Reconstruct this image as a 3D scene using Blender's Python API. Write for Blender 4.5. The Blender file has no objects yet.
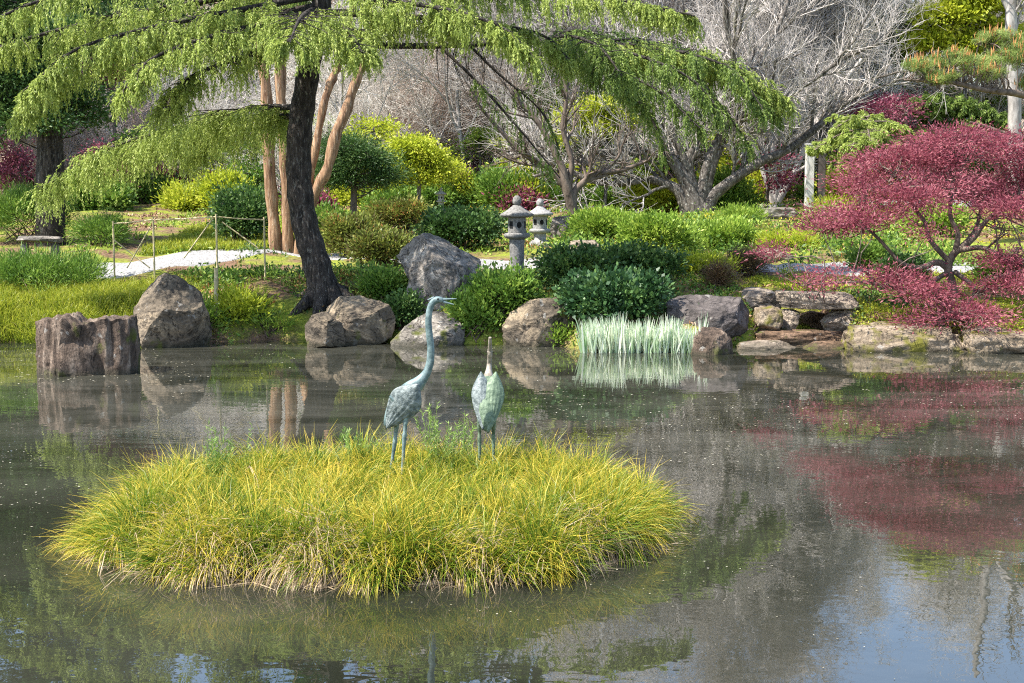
import bpy, bmesh, math, random
import numpy as np
from mathutils import Vector, Matrix, noise

S = bpy.context.scene
COL = S.collection
rng = np.random.default_rng(11)
random.seed(11)

# ------------------------------------------------------------------ camera, world, sun, exposure
W, H, F, HZ, CAMZ = 1024, 683, 1400.0, 190.0, 2.6
PITCH = math.atan((H / 2 - HZ) / F)
cam_d = bpy.data.cameras.new('camera')
cam = bpy.data.objects.new('camera', cam_d)
COL.objects.link(cam)
cam.location = (0, 0, CAMZ)
cam.rotation_euler = (math.pi / 2 - PITCH, 0, 0)
cam_d.sensor_width = 36
cam_d.lens = F / W * 36
cam_d.clip_end = 1000
S.camera = cam

SUN_EL, SUN_AZ = math.radians(56), math.radians(-113)      # azimuth clockwise from +Y: from the left
wd = bpy.data.worlds.new('World')
S.world = wd
wd.use_nodes = True
nt = wd.node_tree
sky = nt.nodes.new('ShaderNodeTexSky')
sky.sky_type = 'NISHITA'
sky.sun_disc = False
sky.sun_elevation = SUN_EL
sky.sun_rotation = SUN_AZ
bg = nt.nodes['Background']
nt.links.new(sky.outputs['Color'], bg.inputs['Color'])
bg.inputs['Strength'].default_value = 0.15
sd = bpy.data.lights.new('sun', 'SUN')
sd.energy = 5.0
sd.angle = math.radians(0.5)
sd.color = (1.0, 0.95, 0.87)
sun = bpy.data.objects.new('sun', sd)
COL.objects.link(sun)
sv = Vector((math.sin(SUN_AZ) * math.cos(SUN_EL), math.cos(SUN_AZ) * math.cos(SUN_EL), math.sin(SUN_EL)))
sun.rotation_euler = sv.to_track_quat('Z', 'Y').to_euler()
S.view_settings.view_transform = 'Standard'
S.view_settings.look = 'None'
S.view_settings.gamma = 1
S.view_settings.exposure = 1.38
S.render.engine = 'CYCLES'
S.cycles.filter_width = 1.1
S.cycles.use_denoising = False
S.cycles.sample_clamp_indirect = 6
S.cycles.max_bounces = 8
S.cycles.diffuse_bounces = 3
S.cycles.glossy_bounces = 3
S.cycles.transmission_bounces = 4

# ------------------------------------------------------------------ projection helpers
def ray(px, py):
    a, b = (px - W / 2) / F, -(py - H / 2) / F
    c, s = math.cos(PITCH), math.sin(PITCH)
    return np.array([a, c + b * s, -s + b * c])

def at(px, py, Y):
    d = ray(px, py)
    return np.array([0, 0, CAMZ]) + d * (Y / d[1])

def mpp(Y):
    return Y / F

# ------------------------------------------------------------------ terrain
_sx = np.array([-60, -20, -12, -8.7, -6.3, -4.6, -3.6, -2.0, -0.5, 0.8, 1.3, 3.0, 3.6, 4.1, 4.35, 5.55, 5.8, 8.3, 12, 20, 60], float)
_sy = np.array([10, 19, 22.8, 23.7, 23.7, 24.1, 24.4, 24.0, 23.6, 23.3, 22.6, 22.5, 23.1, 23.2, 24.5, 24.5, 22.8, 22.6, 21.5, 18, 9], float)
def shore(x):
    x = np.asarray(x, float)
    return np.interp(x, _sx, _sy) + 0.10 * np.sin(x * 2.9 + 1) + 0.06 * np.sin(x * 7.1)

_pt = np.array([-60, -3, -0.6, 0.0, 0.25, 0.9, 2.0, 4.0, 6.0, 11, 20, 33, 58, 100, 150, 260], float)
_pz = np.array([-0.9, -0.9, -0.45, -0.03, 0.22, 0.50, 0.70, 0.93, 1.06, 1.35, 1.85, 2.5, 5.6, 15.5, 25, 30], float)

def ground(x, y):
    x = np.asarray(x, float); y = np.asarray(y, float)
    t = y - shore(x)
    z = np.interp(t, _pt, _pz)
    lump = 0.07 * np.sin(x * 1.3 + y * 0.7) * np.sin(y * 0.9 - x * 0.4 + 2) + 0.035 * np.sin(x * 3.1 - y * 2.3) * np.sin(y * 2.7 + 1)
    z = z + lump * np.clip((t + 0.1) / 1.0, 0, 1)
    # steep mound under the cedar
    z = z + 0.22 * np.exp(-((x + 4.0) / 1.6) ** 2 - ((y - 26) / 1.4) ** 2)
    # near bank, under and behind the viewer
    near = np.clip((5.6 - y) / 2.2, 0, 1)
    z = z * (1 - near) + near * (0.75 + 0.05 * np.sin(x * 1.1))
    # far right hillside lower, so that the sky shows above it there
    far = np.clip((y - 60) / 60, 0, 1) * np.clip((x / np.maximum(y, 1) - 0.20) / 0.12, 0, 1)
    z = z * (1 - 0.45 * far)
    return z

def g(x, y):
    return float(ground(x, y))

def hit(px, py, y0=21.0, y1=190.0):
    """point where the line of sight through a pixel meets the land"""
    d = ray(px, py); d = d / d[1]
    Y = np.arange(y0, y1, 0.05)
    z = CAMZ + d[2] * Y
    gz = ground(d[0] * Y, Y)
    k = np.nonzero(z <= gz)[0]
    i = k[0] if len(k) else np.argmin(z - gz)
    return np.array([d[0] * Y[i], Y[i], gz[i]])

# ------------------------------------------------------------------ object helpers
def thing(name, label, cat, loc=(0, 0, 0), group=None):
    o = bpy.data.objects.new(name, None)
    COL.objects.link(o)
    o.location = [float(v) for v in loc]
    o.empty_display_size = 0.1
    return tag(o, label, cat, group)

def tag(o, label, cat, group=None):
    o['label'] = label; o['category'] = cat
    if group: o['group'] = group
    return o

def kind(o, k):
    o['kind'] = k
    return o

class Geo:
    """collects vertex and face arrays for one mesh"""
    def __init__(self):
        self.v, self.f, self.a, self.t, self.n = [], [], [], [], 0
    def add(self, v, f, a=None, t=None):
        v = np.asarray(v, float).reshape(-1, 3); f = np.asarray(f, int)
        self.v.append(v); self.f.append(f + self.n)
        self.a.append(np.asarray(a, float) if a is not None else np.full(len(f), 0.5))
        self.t.append(np.asarray(t, float) if t is not None else np.zeros(len(f)))
        self.n += len(v)
        return self
    def build(self, name, mat, parent=None, loc=None, smooth=False):
        """vertices are in world space; loc is the origin to subtract"""
        me = bpy.data.meshes.new(name)
        if self.v:
            v = np.concatenate(self.v)
            if loc is None and parent is not None: loc = parent.location
            if loc is not None: v = v - np.array(loc[:])
            tot = np.concatenate([np.full(len(f), f.shape[1]) for f in self.f])
            li = np.concatenate([f.ravel() for f in self.f])
            me.vertices.add(len(v)); me.vertices.foreach_set('co', v.ravel().astype(np.float32))
            me.loops.add(len(li)); me.loops.foreach_set('vertex_index', li.astype(np.int32))
            me.polygons.add(len(tot))
            me.polygons.foreach_set('loop_start', (np.cumsum(tot) - tot).astype(np.int32))
            me.polygons.foreach_set('loop_total', tot.astype(np.int32))
            at_ = me.attributes.new('v', 'FLOAT', 'FACE'); at_.data.foreach_set('value', np.concatenate(self.a).astype(np.float32))
            at_ = me.attributes.new('t', 'FLOAT', 'FACE'); at_.data.foreach_set('value', np.concatenate(self.t).astype(np.float32))
            me.update(calc_edges=True)
            if smooth: me.polygons.foreach_set('use_smooth', np.ones(len(tot), bool))
        o = bpy.data.objects.new(name, me)
        me.materials.append(mat)
        COL.objects.link(o)
        if parent is not None: o.parent = parent
        elif loc is not None: o.location = [float(q) for q in loc]
        return o

def unit(v):
    return v / np.maximum(np.linalg.norm(v, axis=-1, keepdims=True), 1e-9)

def rdir(n, r=None):
    return unit((r or rng).normal(size=(n, 3)))

def tubes(geo, P, R, k=5, a=None):
    """P (M,n,3) polylines, R (M,n) radii"""
    P = np.asarray(P, float); R = np.asarray(R, float)
    M, n, _ = P.shape
    T = np.empty_like(P)
    T[:, 1:-1] = P[:, 2:] - P[:, :-2]; T[:, 0] = P[:, 1] - P[:, 0]; T[:, -1] = P[:, -1] - P[:, -2]
    T = unit(T)
    ref = np.where(np.abs(T[:, :1, 2:3]) > 0.8, np.array([[[1., 0, 0]]]), np.array([[[0, 0, 1.]]]))
    U = unit(np.cross(T, np.broadcast_to(ref, T.shape))); V = np.cross(T, U)
    th = np.arange(k) * 2 * math.pi / k
    ring = P[:, :, None, :] + R[:, :, None, None] * (np.cos(th)[None, None, :, None] * U[:, :, None, :] + np.sin(th)[None, None, :, None] * V[:, :, None, :])
    idx = np.arange(M * n * k).reshape(M, n, k)
    A = idx[:, :-1, :]; B = np.roll(A, -1, 2); D = idx[:, 1:, :]; C = np.roll(D, -1, 2)
    f = np.stack([A, B, C, D], -1).reshape(-1, 4)
    aa = None
    if a is not None: aa = np.repeat(a, (n - 1) * k)
    geo.add(ring, f, aa)
    if k > 4:                                  # close the ends
        geo.add(ring[:, -1].reshape(-1, 3), np.arange(M * k).reshape(M, k), None if a is None else a)

def resample(pts, n):
    """smooth curve through control points (rows of any width)"""
    pts = np.asarray(pts, float)
    m = len(pts)
    if m == 2:
        s = np.linspace(0, 1, n)[:, None]
        return pts[0] * (1 - s) + pts[1] * s
    ext = np.vstack([2 * pts[0] - pts[1], pts, 2 * pts[-1] - pts[-2]])
    u = np.linspace(0, m - 1 - 1e-6, n); i = u.astype(int); t = (u - i)[:, None]
    p0, p1, p2, p3 = ext[i], ext[i + 1], ext[i + 2], ext[i + 3]
    return 0.5 * (2 * p1 + (p2 - p0) * t + (2 * p0 - 5 * p1 + 4 * p2 - p3) * t ** 2 + (3 * p1 - p0 - 3 * p2 + p3) * t ** 3)

def grow(st, d, L, n, wander=0.25, up=0.0, r=None):
    r = r or rng
    M = len(st)
    P = np.empty((M, n, 3)); P[:, 0] = st
    d = unit(d); step = (L / (n - 1))[:, None]
    for i in range(1, n):
        d = unit(d + wander * r.normal(size=(M, 3)) + np.array([0, 0, up]))
        P[:, i] = P[:, i - 1] + d * step
    return P

def sprout(P, R, per, t0, t1, ang, r=None):
    """starts, directions and radii of side branches"""
    r = r or rng
    M, n, _ = P.shape
    pi = np.repeat(np.arange(M), per)
    u = r.uniform(t0, t1, M * per) * (n - 1); i = np.minimum(u.astype(int), n - 2); f = (u - i)[:, None]
    st = P[pi, i] * (1 - f) + P[pi, i + 1] * f
    tan = unit(P[pi, i + 1] - P[pi, i])
    side = unit(np.cross(tan, rdir(M * per, r)))
    a = np.radians(r.normal(ang, ang * 0.25, M * per))[:, None]
    d = tan * np.cos(a) + side * np.sin(a)
    rad = (R[pi, i] * (1 - f[:, 0]) + R[pi, i + 1] * f[:, 0])
    return st, d, rad, pi, u / (n - 1)

def leaf(geo, p, axis, L, Wd, r=None, a=None, t=None, nrm=None):
    """one pointed four-cornered leaf per row"""
    r = r or rng
    n = len(p)
    axis = unit(axis)
    ref = rdir(n, r) if nrm is None else nrm
    s = unit(np.cross(axis, ref))
    L = np.broadcast_to(L, (n,))[:, None]; Wd = np.broadcast_to(Wd, (n,))[:, None]
    v = np.stack([p, p + axis * L * 0.45 + s * Wd * 0.5, p + axis * L, p + axis * L * 0.45 - s * Wd * 0.5], 1)
    geo.add(v, np.arange(n * 4).reshape(n, 4), r.random(n) if a is None else a, t)

def blob_leaves(geo, c, rad, n, L, Wd, r, clump=0.12, per=22, shell=0.55, upb=0.6, gap=0.0, flat=0.0, down=0.0):
    """leaves in clumps spread through an uneven ellipsoid"""
    nc = max(4, n // per)
    d = rdir(nc, r)
    d[:, 2] = np.where(d[:, 2] < -0.35, -d[:, 2], d[:, 2])
    k = r.uniform(0, 6.28, 6)
    lump = 1 + 0.26 * np.sin(4 * d[:, 0] + k[0]) * np.sin(3 * d[:, 2] + k[1]) + 0.22 * np.sin(6 * d[:, 1] + k[2]) * np.sin(5 * d[:, 0] + k[3]) + 0.15 * np.sin(9 * d[:, 2] + k[4] + 4 * d[:, 0])
    rr = (shell + (1 - shell) * r.random(nc) ** 0.6) * lump
    cc = np.asarray(c) + d * rr[:, None] * np.asarray(rad)
    if gap > 0:
        nz = np.sin(cc[:, 0] * 5.1 + k[0]) + np.sin(cc[:, 1] * 4.3 + k[1]) + np.sin(cc[:, 2] * 6.3 + k[2])
        keep = nz > (-3 + 6 * gap * 0.62)
        cc, d = cc[keep], d[keep]; nc = len(cc)
    ca = r.random(nc)
    pi = np.repeat(np.arange(nc), per)
    off = r.normal(size=(nc * per, 3)) * clump
    off[:, 2] *= (1 - flat)
    p = cc[pi] + off
    ax = d[pi] * 0.7 + unit(off) * 0.6 + r.normal(size=(nc * per, 3)) * 0.45 + np.array([0, 0, upb - down])
    a = np.clip(0.6 * ca[pi] + 0.4 * r.random(nc * per), 0, 1)
    s = r.uniform(0.7, 1.3, nc * per)
    leaf(geo, p, ax, L * s, Wd * s, r, a)
    return cc

def stems(geo, base, tips, r, rad=0.012, spread=0.15):
    M = len(tips)
    if not M: return
    b = np.asarray(base) + np.c_[r.normal(size=(M, 2)) * spread, np.zeros(M)]
    mid = (b + tips) / 2 + r.normal(size=(M, 3)) * 0.06 * np.linalg.norm(tips - b, axis=1)[:, None] + np.array([0, 0, 0.04])
    P = np.stack([b, (b + mid) / 2, mid, (mid + tips) / 2, tips], 1)
    Rr = rad * np.linspace(1.6, 0.5, 5)[None] * r.uniform(0.7, 1.3, M)[:, None]
    tubes(geo, P, Rr, 4)

# ------------------------------------------------------------------ materials
def new_mat(name):
    m = bpy.data.materials.new(name); m.use_nodes = True
    m.node_tree.nodes.remove(m.node_tree.nodes['Principled BSDF'])
    return m, m.node_tree, m.node_tree.nodes, m.node_tree.links

def node(nt, typ, **kw):
    n = nt.nodes.new(typ)
    for k, v in kw.items():
        if hasattr(n, k) and k not in ('Scale',): setattr(n, k, v)
        else: n.inputs[k].default_value = v
    return n

def ramp(nt, stops, src):
    n = nt.nodes.new('ShaderNodeValToRGB')
    e = n.color_ramp.elements
    while len(e) < len(stops): e.new(0.5)
    for q, (p, c) in zip(e, stops):
        q.position = p; q.color = (*c, 1)
    nt.links.new(src, n.inputs['Fac'])
    return n.outputs['Color']

def mixc(nt, fac, a, b, mode='MIX'):
    n = nt.nodes.new('ShaderNodeMix'); n.data_type = 'RGBA'; n.blend_type = mode
    for s, x in ((n.inputs[0], fac), (n.inputs[6], a), (n.inputs[7], b)):
        if isinstance(x, (int, float)): s.default_value = x
        elif isinstance(x, tuple): s.default_value = (*x, 1)
        else: nt.links.new(x, s)
    return n.outputs[2]

def math_n(nt, op, a, b=0.0, c=0.0):
    n = nt.nodes.new('ShaderNodeMath'); n.operation = op
    for i, x in enumerate((a, b, c)):
        if isinstance(x, (int, float)): n.inputs[i].default_value = x
        else: nt.links.new(x, n.inputs[i])
    return n.outputs[0]

def foliage(name, stops, trans=0.35, rough=0.5, spec=0.3, patch=0.6):
    """leaf pigment varies leaf by leaf (attribute v) and slowly from place to place"""
    m, t, N, Lk = new_mat(name)
    at_ = node(t, 'ShaderNodeAttribute', attribute_name='v')
    geo = N.new('ShaderNodeNewGeometry')
    nz = node(t, 'ShaderNodeTexNoise', Scale=1.7, Detail=2.0)
    Lk.new(geo.outputs['Position'], nz.inputs['Vector'])
    f = math_n(t, 'MULTIPLY_ADD', math_n(t, 'SUBTRACT', nz.outputs['Fac'], 0.5), patch * 2, at_.outputs['Fac'])
    col = ramp(t, stops, f)
    p = node(t, 'ShaderNodeBsdfPrincipled', Roughness=rough)
    p.inputs['Specular IOR Level'].default_value = spec
    Lk.new(col, p.inputs['Base Color'])
    tr = N.new('ShaderNodeBsdfTranslucent'); Lk.new(col, tr.inputs['Color'])
    mx = N.new('ShaderNodeMixShader'); mx.inputs[0].default_value = trans
    Lk.new(p.outputs[0], mx.inputs[1]); Lk.new(tr.outputs[0], mx.inputs[2])
    Lk.new(mx.outputs[0], N['Material Output'].inputs['Surface'])
    return m

def bark(name, c1, c2, scale=6, stretch=4.0, bump=0.6, patchc=None, dist=0.05):
    m, t, N, Lk = new_mat(name)
    geo = N.new('ShaderNodeNewGeometry')
    mp = N.new('ShaderNodeMapping'); mp.inputs['Scale'].default_value = (1, 1, 1 / stretch)
    Lk.new(geo.outputs['Position'], mp.inputs['Vector'])
    nz = node(t, 'ShaderNodeTexNoise', Scale=scale, Detail=6.0, Roughness=0.65)
    Lk.new(mp.outputs[0], nz.inputs['Vector'])
    col = ramp(t, [(0.35, c1), (0.65, c2)], nz.outputs['Fac'])
    if patchc:
        n2 = node(t, 'ShaderNodeTexNoise', Scale=scale * 2.2, Detail=5.0, Roughness=0.7)
        Lk.new(mp.outputs[0], n2.inputs['Vector'])
        fac = ramp(t, [(0.55, (0, 0, 0)), (0.66, (1, 1, 1))], n2.outputs['Fac'])
        col = mixc(t, fac, col, patchc)
    p = node(t, 'ShaderNodeBsdfPrincipled', Roughness=0.85)
    p.inputs['Specular IOR Level'].default_value = 0.2
    Lk.new(col, p.inputs['Base Color'])
    bp = N.new('ShaderNodeBump'); bp.inputs['Strength'].default_value = bump; bp.inputs['Distance'].default_value = dist
    Lk.new(nz.outputs['Fac'], bp.inputs['Height']); Lk.new(bp.outputs[0], p.inputs['Normal'])
    Lk.new(p.outputs[0], N['Material Output'].inputs['Surface'])
    return m

def rock_mat(name, dark, mid, light, moss=0.3, mossc=(0.10, 0.11, 0.02), strat=(1, 1, 2.5), scale=2.2, wetz=0.12, bump=0.9):
    m, t, N, Lk = new_mat(name)
    geo = N.new('ShaderNodeNewGeometry')
    mp = N.new('ShaderNodeMapping'); mp.inputs['Scale'].default_value = strat
    Lk.new(geo.outputs['Position'], mp.inputs['Vector'])
    n1 = node(t, 'ShaderNodeTexNoise', Scale=scale, Detail=8.0, Roughness=0.68, Distortion=0.6)
    Lk.new(mp.outputs[0], n1.inputs['Vector'])
    col = ramp(t, [(0.30, dark), (0.5, mid), (0.70, light)], n1.outputs['Fac'])
    n3 = node(t, 'ShaderNodeTexNoise', Scale=18.0, Detail=6.0, Roughness=0.7)
    Lk.new(geo.outputs['Position'], n3.inputs['Vector'])
    col = mixc(t, 0.75, col, ramp(t, [(0.32, (0.3, 0.3, 0.3)), (0.68, (1.35, 1.35, 1.35))], n3.outputs['Fac']), 'MULTIPLY')
    n5 = node(t, 'ShaderNodeTexNoise', Scale=1.5, Detail=4.0, Roughness=0.55, Distortion=1.2)
    Lk.new(mp.outputs[0], n5.inputs['Vector'])
    crk = math_n(t, 'ABSOLUTE', math_n(t, 'SUBTRACT', n5.outputs['Fac'], 0.5))
    crf = ramp(t, [(0.0, (0.16, 0.15, 0.14)), (0.016, (1, 1, 1))], crk)
    col = mixc(t, 1.0, col, crf, 'MULTIPLY')
    # lichen spots
    vo = node(t, 'ShaderNodeTexNoise', Scale=7.0, Detail=3.0)
    Lk.new(geo.outputs['Position'], vo.inputs['Vector'])
    col = mixc(t, ramp(t, [(0.66, (0, 0, 0)), (0.70, (0.35, 0.35, 0.35))], vo.outputs['Fac']), col, (0.42, 0.41, 0.37))
    # moss and the damp dark band near the water
    sep = N.new('ShaderNodeSeparateXYZ'); Lk.new(geo.outputs['Position'], sep.inputs[0])
    n2 = node(t, 'ShaderNodeTexNoise', Scale=3.0, Detail=5.0)
    Lk.new(geo.outputs['Position'], n2.inputs['Vector'])
    wet = math_n(t, 'MULTIPLY_ADD', n2.outputs['Fac'], 0.25, math_n(t, 'MULTIPLY', sep.outputs['Z'], -1.0))
    wetf = ramp(t, [(0.0, (0, 0, 0)), (0.08, (1, 1, 1))], math_n(t, 'ADD', wet, wetz - 0.12))
    col = mixc(t, wetf, col, mixc(t, 0.65, col, (0.03, 0.028, 0.015)))
    mf = ramp(t, [(0.62 - moss * 0.4, (0, 0, 0)), (0.72 - moss * 0.4, (1, 1, 1))], math_n(t, 'ADD', n2.outputs['Fac'], math_n(t, 'MULTIPLY', sep.outputs['Z'], -0.10)))
    col = mixc(t, mf, col, mixc(t, n3.outputs['Fac'], mossc, tuple(c * 0.5 for c in mossc)))
    p = node(t, 'ShaderNodeBsdfPrincipled', Roughness=0.8)
    p.inputs['Specular IOR Level'].default_value = 0.25
    Lk.new(col, p.inputs['Base Color'])
    bp = N.new('ShaderNodeBump'); bp.inputs['Strength'].default_value = bump; bp.inputs['Distance'].default_value = 0.09
    hsum = math_n(t, 'MULTIPLY_ADD', n3.outputs['Fac'], 0.35, n1.outputs['Fac'])
    Lk.new(hsum, bp.inputs['Height']); Lk.new(bp.outputs[0], p.inputs['Normal'])
    Lk.new(p.outputs[0], N['Material Output'].inputs['Surface'])
    return m

def plain(name, c1, c2, scale=8, rough=0.7, spec=0.3, bump=0.3, metal=0.0, dist=0.02):
    m, t, N, Lk = new_mat(name)
    geo = N.new('ShaderNodeNewGeometry')
    nz = node(t, 'ShaderNodeTexNoise', Scale=scale, Detail=6.0, Roughness=0.6)
    Lk.new(geo.outputs['Position'], nz.inputs['Vector'])
    col = ramp(t, [(0.35, c1), (0.65, c2)], nz.outputs['Fac'])
    p = node(t, 'ShaderNodeBsdfPrincipled', Roughness=rough, Metallic=metal)
    p.inputs['Specular IOR Level'].default_value = spec
    Lk.new(col, p.inputs['Base Color'])
    bp = N.new('ShaderNodeBump'); bp.inputs['Strength'].default_value = bump; bp.inputs['Distance'].default_value = dist
    Lk.new(nz.outputs['Fac'], bp.inputs['Height']); Lk.new(bp.outputs[0], p.inputs['Normal'])
    Lk.new(p.outputs[0], N['Material Output'].inputs['Surface'])
    return m

M = {}
M['cedar'] = foliage('cedar_needles', [(0.0, (0.13, 0.18, 0.03)), (0.5, (0.33, 0.41, 0.085)), (1.0, (0.56, 0.62, 0.19))], 0.5, patch=0.3)
M['cedar_dark'] = foliage('cedar_darkened_needles', [(0.0, (0.06, 0.10, 0.02)), (0.5, (0.17, 0.25, 0.05)), (1.0, (0.32, 0.42, 0.10))], 0.45)  # darker copy of the cedar needles: bough shade put into the colour
M['maple'] = foliage('red_maple_leaves', [(0.0, (0.13, 0.024, 0.04)), (0.5, (0.29, 0.07, 0.095)), (1.0, (0.50, 0.20, 0.22))], 0.45, patch=0.4)
M['glossy'] = foliage('glossy_dark_leaves', [(0.0, (0.015, 0.045, 0.015)), (0.5, (0.04, 0.10, 0.03)), (1.0, (0.12, 0.21, 0.05))], 0.25, 0.5, 0.4)
M['dark'] = foliage('dark_green_leaves', [(0.0, (0.02, 0.05, 0.012)), (0.5, (0.05, 0.11, 0.025)), (1.0, (0.13, 0.20, 0.05))], 0.3)
M['mid'] = foliage('mid_green_leaves', [(0.0, (0.05, 0.11, 0.015)), (0.5, (0.12, 0.22, 0.03)), (1.0, (0.26, 0.36, 0.06))], 0.35)
M['bright'] = foliage('bright_green_leaves', [(0.0, (0.10, 0.18, 0.02)), (0.5, (0.22, 0.34, 0.04)), (1.0, (0.42, 0.50, 0.09))], 0.4)
M['lime'] = foliage('lime_leaves', [(0.0, (0.20, 0.26, 0.02)), (0.5, (0.38, 0.44, 0.03)), (1.0, (0.60, 0.60, 0.08))], 0.45)
M['yellow'] = foliage('yellow_blossom', [(0.0, (0.30, 0.27, 0.02)), (0.5, (0.62, 0.50, 0.03)), (1.0, (0.80, 0.68, 0.08))], 0.4)
M['magenta'] = foliage('magenta_blossom', [(0.0, (0.10, 0.02, 0.035)), (0.5, (0.22, 0.05, 0.085)), (1.0, (0.38, 0.12, 0.17))], 0.35)
M['rust'] = foliage('rusty_green_leaves', [(0.0, (0.09, 0.06, 0.02)), (0.4, (0.13, 0.16, 0.03)), (0.75, (0.24, 0.28, 0.05)), (1.0, (0.36, 0.14, 0.05))], 0.35)
M['brown'] = foliage('brown_twiggy_leaves', [(0.0, (0.05, 0.035, 0.02)), (0.6, (0.14, 0.085, 0.04)), (1.0, (0.22, 0.20, 0.06))], 0.25)
M['pine'] = foliage('pine_needles', [(0.0, (0.10, 0.15, 0.03)), (0.5, (0.24, 0.32, 0.08)), (1.0, (0.40, 0.46, 0.14))], 0.4)
M['candle'] = foliage('pine_candles', [(0.0, (0.35, 0.14, 0.04)), (1.0, (0.60, 0.30, 0.11))], 0.2)
M['peach'] = foliage('peach_budding_twigs', [(0.0, (0.30, 0.20, 0.14)), (0.5, (0.45, 0.30, 0.21)), (1.0, (0.58, 0.42, 0.32))], 0.3)
M['iris'] = foliage('variegated_iris_leaves', [(0.0, (0.22, 0.36, 0.16)), (0.4, (0.52, 0.62, 0.43)), (1.0, (0.84, 0.86, 0.72))], 0.45)
M['litter'] = foliage('leaf_litter', [(0.0, (0.10, 0.05, 0.025)), (0.5, (0.24, 0.13, 0.07)), (1.0, (0.40, 0.26, 0.16))], 0.1)
M['petal'] = foliage('floating_petals_skin', [(0.0, (0.16, 0.14, 0.09)), (0.6, (0.32, 0.29, 0.20)), (1.0, (0.55, 0.52, 0.42))], 0.0)
M['scrub'] = foliage('woodland_scrub_twigs', [(0.0, (0.10, 0.08, 0.05)), (0.35, (0.32, 0.27, 0.22)), (0.55, (0.24, 0.28, 0.06)), (0.8, (0.48, 0.36, 0.29)), (1.0, (0.38, 0.13, 0.17))], 0.3)
M['bark_cedar'] = bark('cedar_bark', (0.008, 0.007, 0.006), (0.06, 0.048, 0.04), 14, 4, 1.0, (0.15, 0.14, 0.12), .08)
M['bark_orange'] = bark('orange_bark', (0.10, 0.05, 0.028), (0.38, 0.235, 0.135), 13, 9, 1.0, (0.44, 0.34, 0.24))
M['bark_grey'] = bark('grey_bark', (0.03, 0.025, 0.021), (0.15, 0.13, 0.11), 9, 2, 0.9, (0.36, 0.34, 0.30))
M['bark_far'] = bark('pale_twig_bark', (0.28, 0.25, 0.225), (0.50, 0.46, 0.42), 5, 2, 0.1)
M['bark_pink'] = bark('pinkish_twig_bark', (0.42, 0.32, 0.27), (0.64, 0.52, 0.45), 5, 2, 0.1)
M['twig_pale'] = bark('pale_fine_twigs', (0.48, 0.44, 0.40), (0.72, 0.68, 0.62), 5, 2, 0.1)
M['bark_brown'] = bark('brown_bark', (0.06, 0.045, 0.035), (0.18, 0.14, 0.11), 8, 3, 0.5)
M['bark_white'] = bark('white_bark', (0.18, 0.165, 0.15), (0.40, 0.375, 0.345), 7, 3, 0.3)
M['stem'] = bark('shrub_stem', (0.05, 0.035, 0.025), (0.14, 0.10, 0.07), 8, 2, 0.2)
M['granite'] = plain('lantern_granite', (0.10, 0.097, 0.092), (0.25, 0.24, 0.225), 22, 0.85, 0.2, 0.5)
M['granite_pale'] = plain('pale_granite', (0.16, 0.155, 0.145), (0.33, 0.32, 0.30), 22, 0.85, 0.2, 0.4)
M['black'] = plain('flat_black', (0.01, 0.01, 0.01), (0.02, 0.02, 0.02), 8, 0.9, 0.1)
M['bamboo'] = plain('bamboo_cane', (0.30, 0.25, 0.13), (0.50, 0.42, 0.24), 14, 0.5, 0.4, 0.1)
M['rope'] = plain('rope', (0.20, 0.16, 0.10), (0.36, 0.30, 0.2), 40, 0.9, 0.1, 0.3)
M['post_white'] = plain('white_post', (0.40, 0.38, 0.35), (0.56, 0.54, 0.50), 5, 0.7, 0.3, 0.1)
M['post_dark'] = plain('dark_post', (0.06, 0.05, 0.045), (0.12, 0.10, 0.09), 5, 0.8, 0.2, 0.2)
M['path'] = plain('pale_gravel', (0.11, 0.106, 0.10), (0.38, 0.37, 0.36), 26, 0.95, 0.1, 0.5)
M['bronze'] = plain('verdigris_bronze', (0.06, 0.098, 0.10), (0.19, 0.255, 0.25), 16, 0.55, 0.4, 0.4, 0.15)
M['bronze_dark'] = plain('verdigris_bronze_wing', (0.06, 0.08, 0.08), (0.21, 0.24, 0.23), 30, 0.6, 0.4, 0.6, 0.15)
M['bronze_green'] = plain('green_patina_bronze', (0.05, 0.085, 0.05), (0.17, 0.225, 0.145), 26, 0.6, 0.4, 0.5, 0.15)
M['bronze_tan'] = plain('tan_patina_bronze', (0.16, 0.135, 0.10), (0.34, 0.29, 0.235), 22, 0.6, 0.4, 0.4, 0.1)

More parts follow.
